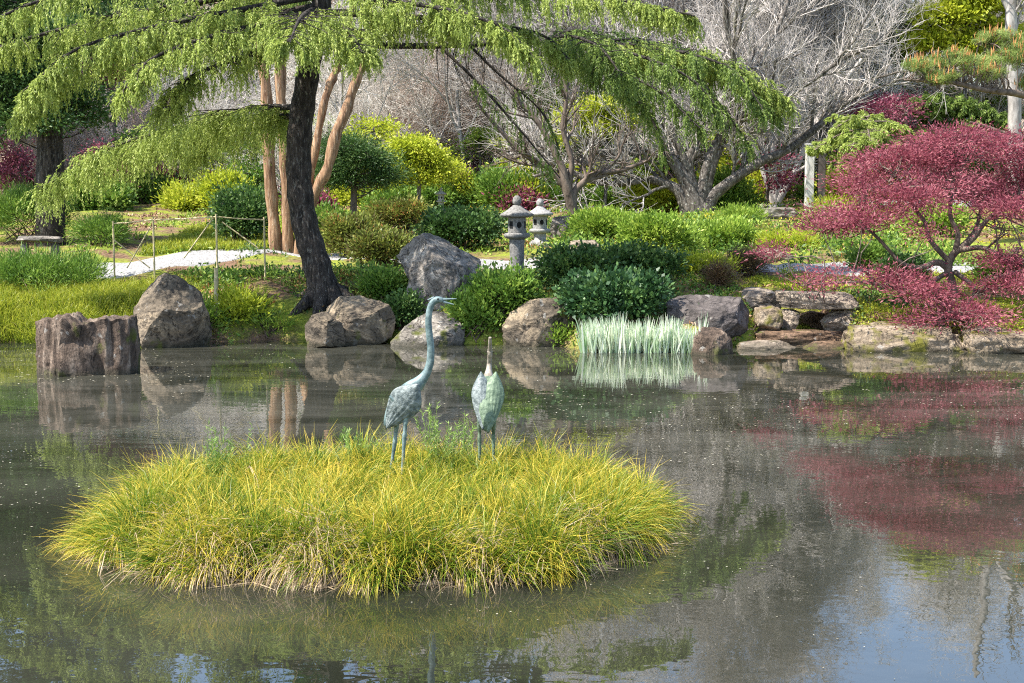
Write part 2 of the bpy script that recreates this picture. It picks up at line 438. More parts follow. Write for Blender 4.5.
def water_mat():
    m, t, N, Lk = new_mat('pond_water')
    geo = N.new('ShaderNodeNewGeometry')
    n1 = node(t, 'ShaderNodeTexNoise', Scale=0.35, Detail=4.0, Distortion=1.2)
    Lk.new(geo.outputs['Position'], n1.inputs['Vector'])
    n2 = node(t, 'ShaderNodeTexNoise', Scale=3.2, Detail=2.0)
    Lk.new(geo.outputs['Position'], n2.inputs['Vector'])
    n3 = node(t, 'ShaderNodeTexNoise', Scale=11.0, Detail=1.0)
    Lk.new(geo.outputs['Position'], n3.inputs['Vector'])
    col = ramp(t, [(0.3, (0.010, 0.012, 0.007)), (0.7, (0.028, 0.028, 0.020))], n1.outputs['Fac'])
    # drifting film of pollen and dust: ragged patches, their pale tone also painting in reflected light
    mpf = N.new('ShaderNodeMapping'); mpf.inputs['Scale'].default_value = (0.35, 0.9, 1)
    Lk.new(geo.outputs['Position'], mpf.inputs['Vector'])
    nf = node(t, 'ShaderNodeTexNoise', Scale=0.9, Detail=9.0, Roughness=0.68, Distortion=0.8)
    Lk.new(mpf.outputs[0], nf.inputs['Vector'])
    film = ramp(t, [(0.42, (0, 0, 0)), (0.62, (0.34, 0.34, 0.34))], nf.outputs['Fac'])
    sp = N.new('ShaderNodeSeparateXYZ'); Lk.new(geo.outputs['Position'], sp.inputs[0])
    far_pale = ramp(t, [(0.0, (0.22, 0.22, 0.22)), (1.0, (1, 1, 1))], math_n(t, 'MULTIPLY_ADD', sp.outputs['Y'], 1 / 5.0, -2.1))   # paler towards the garden shore: brighter reflections put into the colour
    col = mixc(t, math_n(t, 'MULTIPLY', film, far_pale), col, (0.115, 0.11, 0.088))
    p = node(t, 'ShaderNodeBsdfPrincipled', Roughness=0.006, IOR=2.0)
    Lk.new(col, p.inputs['Base Color'])
    h = math_n(t, 'MULTIPLY_ADD', n3.outputs['Fac'], 0.22, n2.outputs['Fac'])
    bp = N.new('ShaderNodeBump'); bp.inputs['Strength'].default_value = 1.0; bp.inputs['Distance'].default_value = 0.0014
    Lk.new(h, bp.inputs['Height']); Lk.new(bp.outputs[0], p.inputs['Normal'])
    Lk.new(p.outputs[0], N['Material Output'].inputs['Surface'])
    return m
M['water'] = water_mat()

def ground_mat():
    m, t, N, Lk = new_mat('garden_soil')
    geo = N.new('ShaderNodeNewGeometry')
    sep = N.new('ShaderNodeSeparateXYZ'); Lk.new(geo.outputs['Position'], sep.inputs[0])
    n1 = node(t, 'ShaderNodeTexNoise', Scale=0.9, Detail=6.0, Roughness=0.6)
    Lk.new(geo.outputs['Position'], n1.inputs['Vector'])
    n2 = node(t, 'ShaderNodeTexNoise', Scale=14.0, Detail=6.0, Roughness=0.7)
    Lk.new(geo.outputs['Position'], n2.inputs['Vector'])
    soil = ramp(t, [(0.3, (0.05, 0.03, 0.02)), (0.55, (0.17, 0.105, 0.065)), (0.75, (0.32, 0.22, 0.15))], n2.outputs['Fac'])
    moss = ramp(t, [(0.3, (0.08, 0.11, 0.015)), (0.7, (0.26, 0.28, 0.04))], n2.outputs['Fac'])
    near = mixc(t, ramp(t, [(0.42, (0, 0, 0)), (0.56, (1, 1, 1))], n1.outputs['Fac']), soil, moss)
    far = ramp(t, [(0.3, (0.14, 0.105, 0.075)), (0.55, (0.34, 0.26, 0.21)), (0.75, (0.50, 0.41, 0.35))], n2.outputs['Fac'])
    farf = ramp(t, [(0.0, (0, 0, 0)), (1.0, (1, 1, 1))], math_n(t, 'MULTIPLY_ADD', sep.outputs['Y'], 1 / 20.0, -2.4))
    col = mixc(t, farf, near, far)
    p = node(t, 'ShaderNodeBsdfPrincipled', Roughness=0.95)
    p.inputs['Specular IOR Level'].default_value = 0.1
    Lk.new(col, p.inputs['Base Color'])
    bp = N.new('ShaderNodeBump'); bp.inputs['Strength'].default_value = 0.7; bp.inputs['Distance'].default_value = 0.05
    Lk.new(n2.outputs['Fac'], bp.inputs['Height']); Lk.new(bp.outputs[0], p.inputs['Normal'])
    Lk.new(p.outputs[0], N['Material Output'].inputs['Surface'])
    return m
M['ground'] = ground_mat()

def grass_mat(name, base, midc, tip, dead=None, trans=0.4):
    """colour runs from green base, shade mixed in, to yellow tip (t), varied blade by blade (v); the last few blades are dead straw"""
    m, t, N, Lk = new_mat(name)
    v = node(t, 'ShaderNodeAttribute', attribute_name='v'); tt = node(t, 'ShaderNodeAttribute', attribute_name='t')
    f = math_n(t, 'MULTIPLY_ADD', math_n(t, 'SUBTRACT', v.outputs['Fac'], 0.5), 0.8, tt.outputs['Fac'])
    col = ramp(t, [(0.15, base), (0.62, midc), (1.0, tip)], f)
    if dead:
        col = mixc(t, ramp(t, [(0.915, (0, 0, 0)), (0.93, (1, 1, 1))], v.outputs['Fac']), col, dead)
    p = node(t, 'ShaderNodeBsdfPrincipled', Roughness=0.45)
    p.inputs['Specular IOR Level'].default_value = 0.35
    Lk.new(col, p.inputs['Base Color'])
    tr = N.new('ShaderNodeBsdfTranslucent'); Lk.new(col, tr.inputs['Color'])
    mx = N.new('ShaderNodeMixShader'); mx.inputs[0].default_value = trans
    Lk.new(p.outputs[0], mx.inputs[1]); Lk.new(tr.outputs[0], mx.inputs[2])
    Lk.new(mx.outputs[0], N['Material Output'].inputs['Surface'])
    return m
M['sedge'] = grass_mat('golden_sedge', (0.025, 0.06, 0.005), (0.15, 0.235, 0.014), (0.72, 0.53, 0.065), (0.52, 0.39, 0.25))  # base green darkened: shade deep in the tufts put into the colour
M['bankgrass'] = grass_mat('bank_grass_blades', (0.10, 0.15, 0.01), (0.24, 0.29, 0.02), (0.46, 0.46, 0.05), (0.36, 0.28, 0.14))
M['weed'] = foliage('weed_green', [(0.0, (0.12, 0.22, 0.04)), (1.0, (0.34, 0.46, 0.12))], 0.4)

def blades(geo, base, d, L, Wd, bend, v, n=4, r=None):
    """curved tapering strips: base points, first direction, length, width, downward bend"""
    r = r or rng
    K = len(base)
    d = unit(d)
    side = unit(np.cross(d, np.c_[r.normal(size=(K, 2)), r.normal(size=K) * 0.3]))
    pts = [base]; cur = d
    for i in range(n):
        cur = unit(cur + np.c_[np.zeros((K, 2)), -bend / n * (0.3 + i)])
        pts.append(pts[-1] + cur * (L / n)[:, None])
    P = np.stack(pts, 1)
    w = (Wd[:, None] * np.array([0.8, 1.0, 0.85, 0.55, 0.08])[None, :n + 1])[:, :, None] * 0.5
    A = P - side[:, None] * w; B = P + side[:, None] * w
    vv = np.concatenate([A, B], 1)                       # K, 2(n+1)
    idx = np.arange(K)[:, None, None] * (2 * (n + 1))
    i = np.arange(n)
    q = np.stack([i, i + n + 1, i + n + 2, i + 1], -1)[None]
    f = (idx + q).reshape(-1, 4)
    geo.add(vv, f, np.repeat(v, n), np.tile((i + 0.5) / n, K))

# ------------------------------------------------------------------ the setting: ground, water, paths
def axis_vals(*segs):
    out = []
    for a, b, st in segs: out.append(np.arange(a, b, st))
    out.append([segs[-1][1]])
    return np.concatenate(out)
gx = axis_vals((-160, -40, 6), (-40, -14, 1.0), (-14, 14, 0.16), (14, 40, 1.0), (40, 160, 6))
gy = axis_vals((-40, 2, 3), (2, 20, 0.8), (20, 32, 0.14), (32, 60, 0.6), (60, 260, 4))
X, Y = np.meshgrid(gx, gy)
Z = ground(X, Y)
ii = np.arange(X.size).reshape(X.shape)
gd = Geo()
gd.add(np.stack([X, Y, Z], -1), np.stack([ii[:-1, :-1], ii[:-1, 1:], ii[1:, 1:], ii[1:, :-1]], -1).reshape(-1, 4))
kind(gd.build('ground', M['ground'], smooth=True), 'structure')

wt = Geo()
wt.add([(-60, 1, 0), (60, 1, 0), (60, 32, 0), (-60, 32, 0)], [[0, 1, 2, 3]])
kind(wt.build('pond_water', M['water']), 'structure')

def strip(name, edge_a, edge_b, mat, lift=0.03):
    a = resample([hit(*p)[:2] if len(p) == 2 else p[:2] for p in edge_a], 160)
    b = resample([hit(*p)[:2] if len(p) == 2 else p[:2] for p in edge_b], 160)
    s = np.linspace(0, 1, 21)[None, :, None]
    q = a[:, None] * (1 - s) + b[:, None] * s
    z = ground(q[..., 0], q[..., 1]) + lift - .05 * np.clip(np.abs(s[..., 0] - .5) * 2 - .9, 0, 1) * 10 * np.ones(q.shape[:2])
    ii = np.arange(z.size).reshape(z.shape)
    ge = Geo(); ge.add(np.concatenate([q, z[..., None]], -1), np.stack([ii[:-1, :-1], ii[:-1, 1:], ii[1:, 1:], ii[1:, :-1]], -1).reshape(-1, 4))
    return kind(ge.build(name, mat, smooth=True), 'structure')
strip('garden_path', [(80, 280), (150, 273), (250, 257), (300, 257), (400, 264), (510, 271), (620, 272), (700, 273), (790, 274), (900, 274), (1060, 270)],
      [(80, 268), (150, 258), (250, 249), (300, 250), (400, 256), (510, 261), (620, 263), (700, 262), (790, 263), (900, 262), (1060, 258)], M['path'], 0.02)
strip('upper_path', [(560, 212), (640, 208), (700, 209), (790, 207), (1060, 207)], [(560, 207), (640, 203), (700, 203), (790, 202), (1060, 202)], M['path'], 0.03)

# ------------------------------------------------------------------ trees
def bough(gl, gn, pts, width, dens=1.0, strand=0.45, needle=0.055, r0=0.07, start=0.12, r=None, wneedle=0.016, droop=0.10):
    """a cedar limb: flat spray of side shoots from which needle strands hang"""
    r = r or rng
    P = resample(pts, 16)[None]
    seg = np.linalg.norm(np.diff(P[0], axis=0), axis=1); LL = seg.sum()
    R = np.linspace(r0, 0.012, 16)[None]
    tubes(gl, P, R, 6)
    k = int(LL * 12.5 * dens)
    u = r.uniform(start, 1, k) ; i = np.minimum((u * 15).astype(int), 14); f = (u * 15 - i)[:, None]
    st = P[0][i] * (1 - f) + P[0][i + 1] * f
    tan = unit(P[0][i + 1] - P[0][i])
    side = unit(np.cross(tan, [0, 0, 1.0])) * np.where(r.random(k) < 0.5, -1, 1)[:, None]
    d = tan * r.uniform(0.2, 0.9, k)[:, None] + side + np.array([0, 0, 0.12]) + r.normal(size=(k, 3)) * 0.12
    prof = np.clip(1.25 - u, 0.3, 1) * np.clip((u - start) * 5 + 0.45, 0, 1)
    L = width * r.uniform(0.35, 1.0, k) * prof
    Lt = grow(st, d, L, 6, 0.10, -droop, r)
    tubes(gl, Lt, np.linspace(0.012, 0.003, 6)[None] * np.ones((k, 1)), 3)
    per = int(9 * dens) + 2
    ss, sd_, _, pi, uu = sprout(np.concatenate([Lt]), np.ones((k, 6)), per, 0.05, 1.0, 40, r)
    sd_ = sd_ * 0.55 + np.array([0, 0, -0.30]) + r.normal(size=sd_.shape) * 0.2
    sl = strand * 1.45 * r.uniform(0.25, 1.0, len(ss)) ** 1.2 * (0.55 + 0.45 * np.minimum(L[pi] / max(width, 0.1) * 1.6, 1))
    Sd = grow(ss, sd_, sl, 5, 0.09, -0.48, r)
    m = 30
    j = np.repeat(np.arange(len(Sd)), m)
    w = r.uniform(0, 4, len(j)); q = np.minimum(w.astype(int), 3); f = (w - q)[:, None]
    p = Sd[j, q] * (1 - f) + Sd[j, q + 1] * f
    ax = unit(Sd[j, q + 1] - Sd[j, q]) * 1.0 + rdir(len(j), r) * 0.6
    kl = int(LL * 55 * dens)
    ul = r.uniform(start, 1, kl); il = np.minimum((ul * 15).astype(int), 14); fl = (ul * 15 - il)[:, None]
    S2 = grow(P[0][il] * (1 - fl) + P[0][il + 1] * fl, rdir(kl, r) + np.array([0, 0, .25]), strand * r.uniform(.25, .75, kl), 5, .12, -.22, r)
    Sd = np.concatenate([Sd, S2])
    sa = r.random(len(Sd))
    s = r.uniform(0.7, 1.3, len(j))
    leaf(gn, p, ax, needle * s, wneedle * s, r, np.clip(0.55 * sa[j] + 0.45 * r.random(len(j)), 0, 1))

def A(*pts):
    return [at(*p) for p in pts]

# the big weeping cedar
cb = hit(326, 303); CY = cb[1]
cedar = thing('cedar_tree', 'large weeping green conifer with leaning black trunk on the pond bank', 'tree', (cb[0], cb[1], cb[2] - 0.1))
ct = [(330, 318, 44), (324, 292, 35), (316, 262, 31), (305, 225, 29), (299, 180, 28), (300, 130, 27), (307, 80, 25), (315, 35, 23), (322, 0, 21), (330, -90, 18), (334, -220, 13), (336, -380, 6)]
c = resample([list(at(x, y, CY)) + [w * .45 * mpp(CY)] for x, y, w in ct], 70)
gt = Geo(); tubes(gt, c[None, :, :3], c[None, :, 3] * (1 + 0.05 * np.sin(np.arange(70) * 1.7))[None], 22)
for an in np.arange(0, 6.28, 0.9):                    # root flare
    dx, dy = math.cos(an), math.sin(an)
    b0 = cb + np.array([dx * 0.15, dy * 0.15, 0.22]); b2 = np.array([cb[0] + dx * 0.75, cb[1] + dy * 0.75, 0]); b2[2] = g(b2[0], b2[1]) - 0.08
    q = resample([b0, (b0 + b2) / 2 + np.array([0, 0, -0.02]), b2], 8)
    tubes(gt, q[None], np.linspace(0.16, 0.04, 8)[None], 8)
gt.build('trunk', M['bark_cedar'], cedar, smooth=True)
T = CY
gl, gn = Geo(), Geo()
rc = np.random.default_rng(5)
B = [
    ([(325, -20, T), (200, 2, T - .3), (100, 20, T - .8), (0, 48, T - 1.4), (-60, 85, T - 1.7)], 1.5, 1.15),
    ([(320, -5, T), (230, 12, T - 1), (150, 28, T - 1.6), (75, 50, T - 2.2), (25, 90, T - 2.5)], 1.3, 1.25),
    ([(318, 30, T), (260, 26, T - 1), (200, 40, T - 1.8), (150, 60, T - 2.3), (122, 92, T - 2.6)], 1.2, 1.25),
    ([(312, 108, T), (255, 108, T + .8), (190, 124, T + 1.3), (110, 148, T + 1.6), (46, 186, T + 1.7)], 1.7, 1.6),
    ([(308, 118, T), (262, 116, T + 1.2), (225, 128, T + 2), (190, 160, T + 2.3), ], 1.0, .9),
    ([(318, 20, T), (262, 50, T - .6), (215, 66, T - 1.2), (180, 84, T - 1.5), (165, 112, T - 1.7)], 1.3, 1.15),
    ([(320, 5, T), (240, 22, T - .4), (150, 40, T - .8), (80, 66, T - 1.2), (20, 112, T - 1.4)], 1.4, 1.1),
    ([(325, -10, T), (380, 0, T - .8), (440, 8, T - 1.4), (500, 26, T - 1.8), (530, 52, T - 2)], 1.0, 1.2),
    ([(314, 10, T), (306, 14, T - 1), (298, 22, T - 2), (290, 42, T - 2.9)], 1.5, 1.6),
    ([(318, 30, T), (335, 25, T - .8), (350, 32, T - 1.5), (362, 52, T - 2)], 0.9, 1.5),
    ([(322, 12, T), (400, 16, T - .3), (470, 22, T - .6), (540, 34, T - .8), (570, 60, T - .9)], 0.9, 1.3),
    ([(325, -30, T), (420, -14, T - .6), (520, -6, T - 1.2), (620, 0, T - 1.6), (695, 16, T - 1.8)], 0.9, 1.1),
    ([(325, -60, T), (240, -40, T - .9), (120, -22, T - 1.7), (20, 8, T - 2.2), (-60, 50, T - 2.6)], 1.2, 1.0),
    ([(322, 44, T), (430, 46, T + .6), (540, 42, T + 1.1), (640, 46, T + 1.6), (720, 62, T + 1.9), (786, 100, T + 2.1)], 1.5, 1.15),
]
for q, w, dn in B[:-1]:
    bough(gl, gn, A(*q), w, dn, r=rc, strand=.72 if w == 1.7 else .45)
bough(gl, gn, A(*B[-1][0]), 1.6, 1.35, start=0.40, r=rc)
gd_ = Geo()
for q, w, dn in [([(540, 42, T + 1.1), (580, 52, T + .6), (615, 72, T + .2), (640, 104, T)], 1.2, .9),
                 ([(590, 44, T + 1.3), (640, 56, T + .8), (690, 78, T + .4), (722, 112, T + .2)], 1.3, 1.0),
                 ([(640, 48, T + 1.6), (690, 54, T + 1.2), (735, 72, T + .9), (765, 112, T + .7)], 1.2, 1.0),
                 ([(545, 40, T + 1.1), (570, 36, T + .3), (600, 48, T - .5), (622, 76, T - 1)], 1.3, 1.1),
                 ([(600, 42, T + 1.4), (630, 40, T + 2), (665, 48, T + 2.6), (700, 70, T + 3)], 1.3, 1.0),
                 ([(560, 40, T + 1.2), (610, 66, T + .5), (660, 92, T + .1), (700, 128, T - .2)], 1.3, .8),
                 ([(640, 46, T + 1.7), (700, 58, T + 1.9), (748, 76, T + 2.1), (778, 118, T + 2.2)], 1.2, .9),
                 ([(550, 42, T + 1.2), (590, 60, T + 1.6), (625, 84, T + 1.9), (650, 116, T + 2)], 1.2, .8),
                 ([(545, 40, T + 1.1), (575, 30, T + 1.6), (610, 40, T + 2.2), (650, 60, T + 2.6)], 1.0, 1.3),
                 ([(600, 60, T + 1), (630, 90, T + 1.2), (655, 125, T + 1.3), (668, 165, T + 1.3)], .8, .35),
                 ([(690, 66, T + 1), (712, 95, T + 1.1), (735, 125, T + 1.2), (752, 150, T + 1.3)], .7, .4),
                 ([(320, -10, T), (270, 0, T + 1), (200, 25, T + 2), (140, 55, T + 2.5)], 1.2, 0.8)]:
    bough(gl, gd_, A(*q), w, dn, r=rc, r0=0.04)
# long bare diagonal limb with thin shaded sprays
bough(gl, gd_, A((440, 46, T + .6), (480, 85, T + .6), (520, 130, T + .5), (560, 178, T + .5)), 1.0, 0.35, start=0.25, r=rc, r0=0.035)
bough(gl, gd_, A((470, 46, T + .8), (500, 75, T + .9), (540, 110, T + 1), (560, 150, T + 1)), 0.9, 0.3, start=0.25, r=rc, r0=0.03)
for i in range(16):                                   # thin dead hanging twigs under the bare limb
    x = rc.uniform(425, 560)
    q = A((x, 46, T + .7), (x + rc.uniform(-3, 5), 62, T + .7), (x + rc.uniform(-6, 12), rc.uniform(75, 105), T + .7))
    tubes(gl, resample(q, 6)[None], np.linspace(0.014, 0.004, 6)[None], 4)
# unseen crown boughs above the picture, shaped to throw dappled shade on the bank
for i in range(6):
    zz = 6.8 + i * 1.2
    an = math.pi * (.12 + .36 * ((i * .618) % 1)) * (1 if i % 3 else -1)
    top = np.interp(zz, [2, 16], [0, 1])
    px0 = np.array([cb[0] + 0.1, CY, zz])
    LL = 5.2 * (1 - 0.75 * top)
    dd = np.array([math.cos(an), math.sin(an), 0])
    q = [px0, px0 + dd * LL * .4 + [0, 0, .25], px0 + dd * LL * .75 + [0, 0, .1], px0 + dd * LL + [0, 0, -.5]]
    bough(gl, gd_, q, 1.4, 0.75, strand=0.6, needle=0.11, r=rc, wneedle=0.04)
gl.build('limbs', M['bark_cedar'], cedar)
gn.build('crown', M['cedar'], cedar)
gd_.build('shade_tinted_sprays', M['cedar_dark'], cedar)

# crape myrtle with orange bark
ob = hit(284, 252); OY = ob[1]
om = thing('smooth_bark_tree', 'tree with several smooth orange-tan stems behind the black trunk', 'tree', (ob[0], ob[1], ob[2] - .05))
def stem_px(pts, Yv, n=24):
    c = resample([list(at(p[0], p[1], Yv + (p[3] if len(p) > 3 else 0))) + [p[2] / 2 * mpp(Yv)] for p in pts], n)
    return c[:, :3], c[:, 3]
for pts in ([(278, 258, 13), (274, 215, 12), (269, 150, 12), (266, 90, 11), (258, 30, 9), (250, -60, 6)],
            [(288, 258, 13), (287, 215, 12), (284, 150, 12), (280, 90, 11), (282, 30, 9), (290, -60, 6)],
            [(298, 258, 12), (302, 225, 12), (316, 190, 11), (327, 168, 11), (334, 135, 11), (345, 105, 10), (351, 82, 9), (360, 60, 8), (372, 10, 6)],
            [(296, 258, 11), (305, 190, 9), (316, 125, 8), (326, 85, 8), (337, 58, 7), (350, 0, 5)]):
    P, R = stem_px(pts, OY)
    R = R * (1 + .10 * np.sin(np.arange(24) * 1.9 + P[0, 0] * 9) + rng.normal(0, .05, 24)); P = P + np.cumsum(rng.normal(0, .010, P.shape), 0)
    gg = Geo(); tubes(gg, P[None], R[None], 12)
    gg.build('stem', M['bark_orange'], om, smooth=True)
gg = Geo()
for top in [(258, 30), (282, 30), (372, 10), (350, 0)]:
    st = np.repeat(at(top[0], top[1], OY)[None], 7, 0)
    P = grow(st, rdir(7) * 0.6 + [0, 0, 1], rng.uniform(1.5, 3, 7), 7, .2, .1)
    tubes(gg, P, np.linspace(.035, .008, 7)[None] * np.ones((7, 1)), 5)
    s2, d2, r2, _, _ = sprout(P, np.full((7, 7), .01), 8, .2, 1, 45)
    P2 = grow(s2, d2, rng.uniform(.5, 1.2, len(s2)), 5, .2, .05)
    tubes(gg, P2, np.linspace(.01, .004, 5)[None] * np.ones((len(s2), 1)), 3)
gg.build('twigs', M['bark_orange'], om)

# bare trees
def bare_levels(gl, P, R, per, r, lens, twig_r=0.006, up=0.05, thick=None, lv=3, gtw=None):
    """adds lv further orders of branches onto the given limbs (M,n,3)"""
    angs = (42, 40, 38, 36)
    for l in range(lv):
        st, d, rad, pi, u = sprout(P, R, per[l], 0.15 if l else 0.25, 1.0, angs[l], r)
        L = lens[l] * r.uniform(0.5, 1.25, len(st))
        n = (8, 6, 5, 4)[l]
        P2 = grow(st, d + np.array([0, 0, 0.18]), L, n, 0.17, up, r)
        r0 = np.maximum(np.minimum(rad * 0.62, (0.06, 0.028, 0.013, 0.008)[l]), twig_r)
        R2 = r0[:, None] * np.linspace(1, 0.45, n)[None]
        tubes(gtw if (gtw is not None and l > 0) else gl, P2, R2, (6, 4, 3, 3)[l])
        P, R = P2, R2

def bare_tree(name, label, cat, base, limbs, mat, per=(6, 6, 6), lens=(2.2, 1.2, 0.7), twig_r=0.006, seed=1, lv=3, group=None, up=0.05, twmat=None):
    r = np.random.default_rng(seed)
    t = thing(name, label, cat, base, group)
    gl, gt = Geo(), Geo()
    n = 18
    Ps, Rs = [], []
    for c in limbs:
        c = resample(c, n)
        Ps.append(c[:, :3]); Rs.append(c[:, 3])
    P, R = np.array(Ps), np.array(Rs)
    P = P + np.cumsum(r.normal(size=P.shape) * 0.012, 1)
    tubes(gl, P, R, 10)
    gl.build('trunk', mat, t, smooth=True)
    gb = Geo()
    bare_levels(gb, P, R, per, r, lens, twig_r, up, lv=lv, gtw=gt)
    gb.build('limbs', mat, t)
    gt.build('twigs', twmat or mat, t)
    return t

mb = hit(694, 213); MY = mb[1]
def L3(Yv, *pts):
    return [list(at(p[0], p[1], Yv + (p[3] if len(p) > 3 else 0))) + [p[2] / 2 * mpp(Yv)] for p in pts]
limbs = [
    L3(MY, (697, 216, 24), (690, 195, 18), (680, 172, 13), (660, 152, 10), (630, 152, 9), (600, 158, 8), (570, 162, 6), (545, 150, 4)),
    L3(MY, (692, 216, 22), (684, 196, 14), (672, 184, 10), (648, 178, 9), (620, 183, 8), (590, 178, 7), (565, 168, 5), (535, 175, 3)),
    L3(MY, (697, 216, 26), (693, 190, 18), (688, 160, 14), (700, 130, 11), (705, 95, 9), (690, 50, 7, 1), (680, 0, 5, 1.5), (670, -80, 3, 2)),
    L3(MY, (700, 216, 24), (702, 190, 18), (706, 165, 14), (722, 130, 11), (745, 95, 9), (765, 50, 8), (785, 10, 6, .5), (800, -60, 4, 1)),
    L3(MY, (704, 216, 22), (712, 198, 14), (732, 182, 11), (760, 163, 10), (790, 150, 8), (815, 130, 7), (838, 108, 6), (870, 80, 4)),
    L3(MY, (702, 216, 20), (708, 180, 13), (720, 150, 10), (735, 122, 8), (765, 105, 7, -1), (800, 88, 6, -1.4), (840, 60, 5, -1.6), (880, 42, 3, -2)),
    L3(MY, (690, 216, 20), (688, 175, 12), (668, 130, 9), (640, 100, 8), (610, 70, 6, 1), (580, 40, 5, 2), (560, 0, 3, 2)),
    L3(MY, (700, 216, 18), (712, 160, 12), (728, 110, 9), (732, 60, 8, -1), (722, 10, 6, -1.5), (730, -60, 4, -2)),
]
limbs = [[[*q[:3], q[3] * (1.0 if k_ in (0, 1, 4) else .70)] for q in c_] for k_, c_ in enumerate(limbs)]
bare_tree('bare_tree', 'big spreading leafless tree with pale low limbs right of the stone lanterns', 'tree', (mb[0], mb[1], mb[2] - .1), limbs, M['bark_grey'],
          per=(11, 10, 8), lens=(2.2, 1.2, 0.75), twig_r=0.0065, seed=3, twmat=M['bark_far'])
lb = hit(577, 236); LY = lb[1]
limbs = [
    L3(LY, (580, 238, 12), (574, 215, 11), (566, 190, 10), (560, 165, 8), (548, 140, 6), (530, 112, 5), (508, 90, 3)),
    L3(LY, (576, 222, 8), (572, 200, 8), (580, 185, 7), (600, 172, 6), (622, 170, 5), (650, 160, 3)),
    L3(LY, (568, 195, 7), (572, 165, 6), (562, 130, 5), (566, 95, 4), (560, 60, 3)),
    L3(LY, (566, 190, 7), (548, 170, 6), (525, 160, 5), (495, 130, 4), (470, 100, 3)),
]
bare_tree('leafless_tree', 'smaller dark leaning leafless tree beside the pale lantern', 'tree', (lb[0], lb[1], lb[2] - .1), limbs, M['bark_brown'],
          per=(6, 6, 5), lens=(1.1, 0.7, 0.4), twig_r=0.005, seed=4)
# multi stemmed pale shrub-tree right of the big bare tree
wb = hit(775, 206); WY = wb[1] + 1
limbs = [L3(WY, (775, 206, 8), (x1, 170, 6), (x2, 120, 5), (x3, 60, 3)) for x1, x2, x3 in ((768, 755, 740), (775, 772, 778), (785, 800, 822), (762, 740, 715), (795, 815, 860))]
bare_tree('leafless_shrub_tree', 'pale many-stemmed leafless small tree left of the white post', 'tree', (wb[0], wb[1], wb[2] - .1), limbs, M['bark_far'],
          per=(5, 6, 5), lens=(1.6, 0.9, 0.6), twig_r=0.006, seed=6)

def tall_bare(seed, h, name='bare_woodland_tree'):
    """unplaced bare forest tree at the origin, returned as a list of Geo"""
    r = np.random.default_rng(seed)
    gl, gt = Geo(), Geo()
    st = np.zeros((1, 3)); P = grow(st, np.array([[0, 0, 1.]]), np.array([h * .8]), 14, .05, .08, r)
    R = np.linspace(h * .0065, h * .0025, 14)[None]
    tubes(gl, P, R, 7)
    s, d, rad, _, u = sprout(P, R, 26, .08, 1, 50, r)
    P1 = grow(s, d, h * .33 * (1.15 - .6 * u) * r.uniform(.6, 1.2, 26), 9, .13, .09, r)
    R1 = np.minimum(rad * .6, h * .005)[:, None] * np.linspace(1, .3, 9)[None]
    tubes(gl, P1, R1, 5)
    P, R = P1, R1
    for l, (per, ln, n, k) in enumerate(((8, .14, 6, 4), (8, .08, 4, 3), (5, .05, 3, 3))):
        s, d, rad, _, _ = sprout(P, R, per, .15, 1, 42, r)
        P = grow(s, d, h * ln * r.uniform(.6, 1.2, len(s)), n, .15, .08, r)
        R = np.maximum(rad * .6, .007)[:, None] * np.linspace(1, .5, n)[None]
        tubes(gt, P, R, k)
    return gl, gt

woods = []
for i in range(5):
    gl, gt = tall_bare(40 + i, 14.0)
    woods.append((gl, gt))
def place_woods(spots, base_label, group, mats, h0):
    protos = []
    for k, (gl, gt) in enumerate(woods):
        t = thing('bare_tree' if h0 > 8 else 'leafless_bush', base_label, 'tree' if h0 > 8 else 'shrub', (0, 0, 0), group)
        a = gl.build('trunk', mats[0], t, loc=(0, 0, 0)); b = gt.build('twigs', mats[1 + k % 2], t, loc=(0, 0, 0))
        protos.append((t, a, b, [False]))
    for i, (x, y, s) in enumerate(spots):
        t, a, b, used = protos[i % 5]
        if used[0]:
            t2 = t.copy(); COL.objects.link(t2)
            for ch in (a, b):
                c2 = ch.copy(); COL.objects.link(c2); c2.parent = t2
            t = t2
        used[0] = True
        t.location = (x, y, g(x, y) - .15); t.rotation_euler = (0, 0, i * 1.9); t.scale = (s, s, s)
rw = np.random.default_rng(21)
spots = []
for i in range(24):                                      # middle distance
    px = rw.uniform(330, 1010); y = rw.uniform(50, 64)
    spots.append(((px - 512) / F * y, y, rw.uniform(.85, 1.2) * (0.79 if px > 860 else 1)))
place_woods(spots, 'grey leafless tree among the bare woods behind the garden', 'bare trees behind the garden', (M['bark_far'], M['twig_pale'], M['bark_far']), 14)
spots = []
for i in range(34):
    y = rw.uniform(70, 112); px = rw.uniform(-80, 1100)
    s = rw.uniform(.9, 1.3) * (0.63 if px > 840 else 1)
    spots.append(((px - 512) / F * y, y, s))
place_woods(spots, 'faint pinkish leafless tree on the wooded far slope', 'bare trees on the far slope', (M['bark_far'], M['bark_pink'], M['twig_pale']), 14)

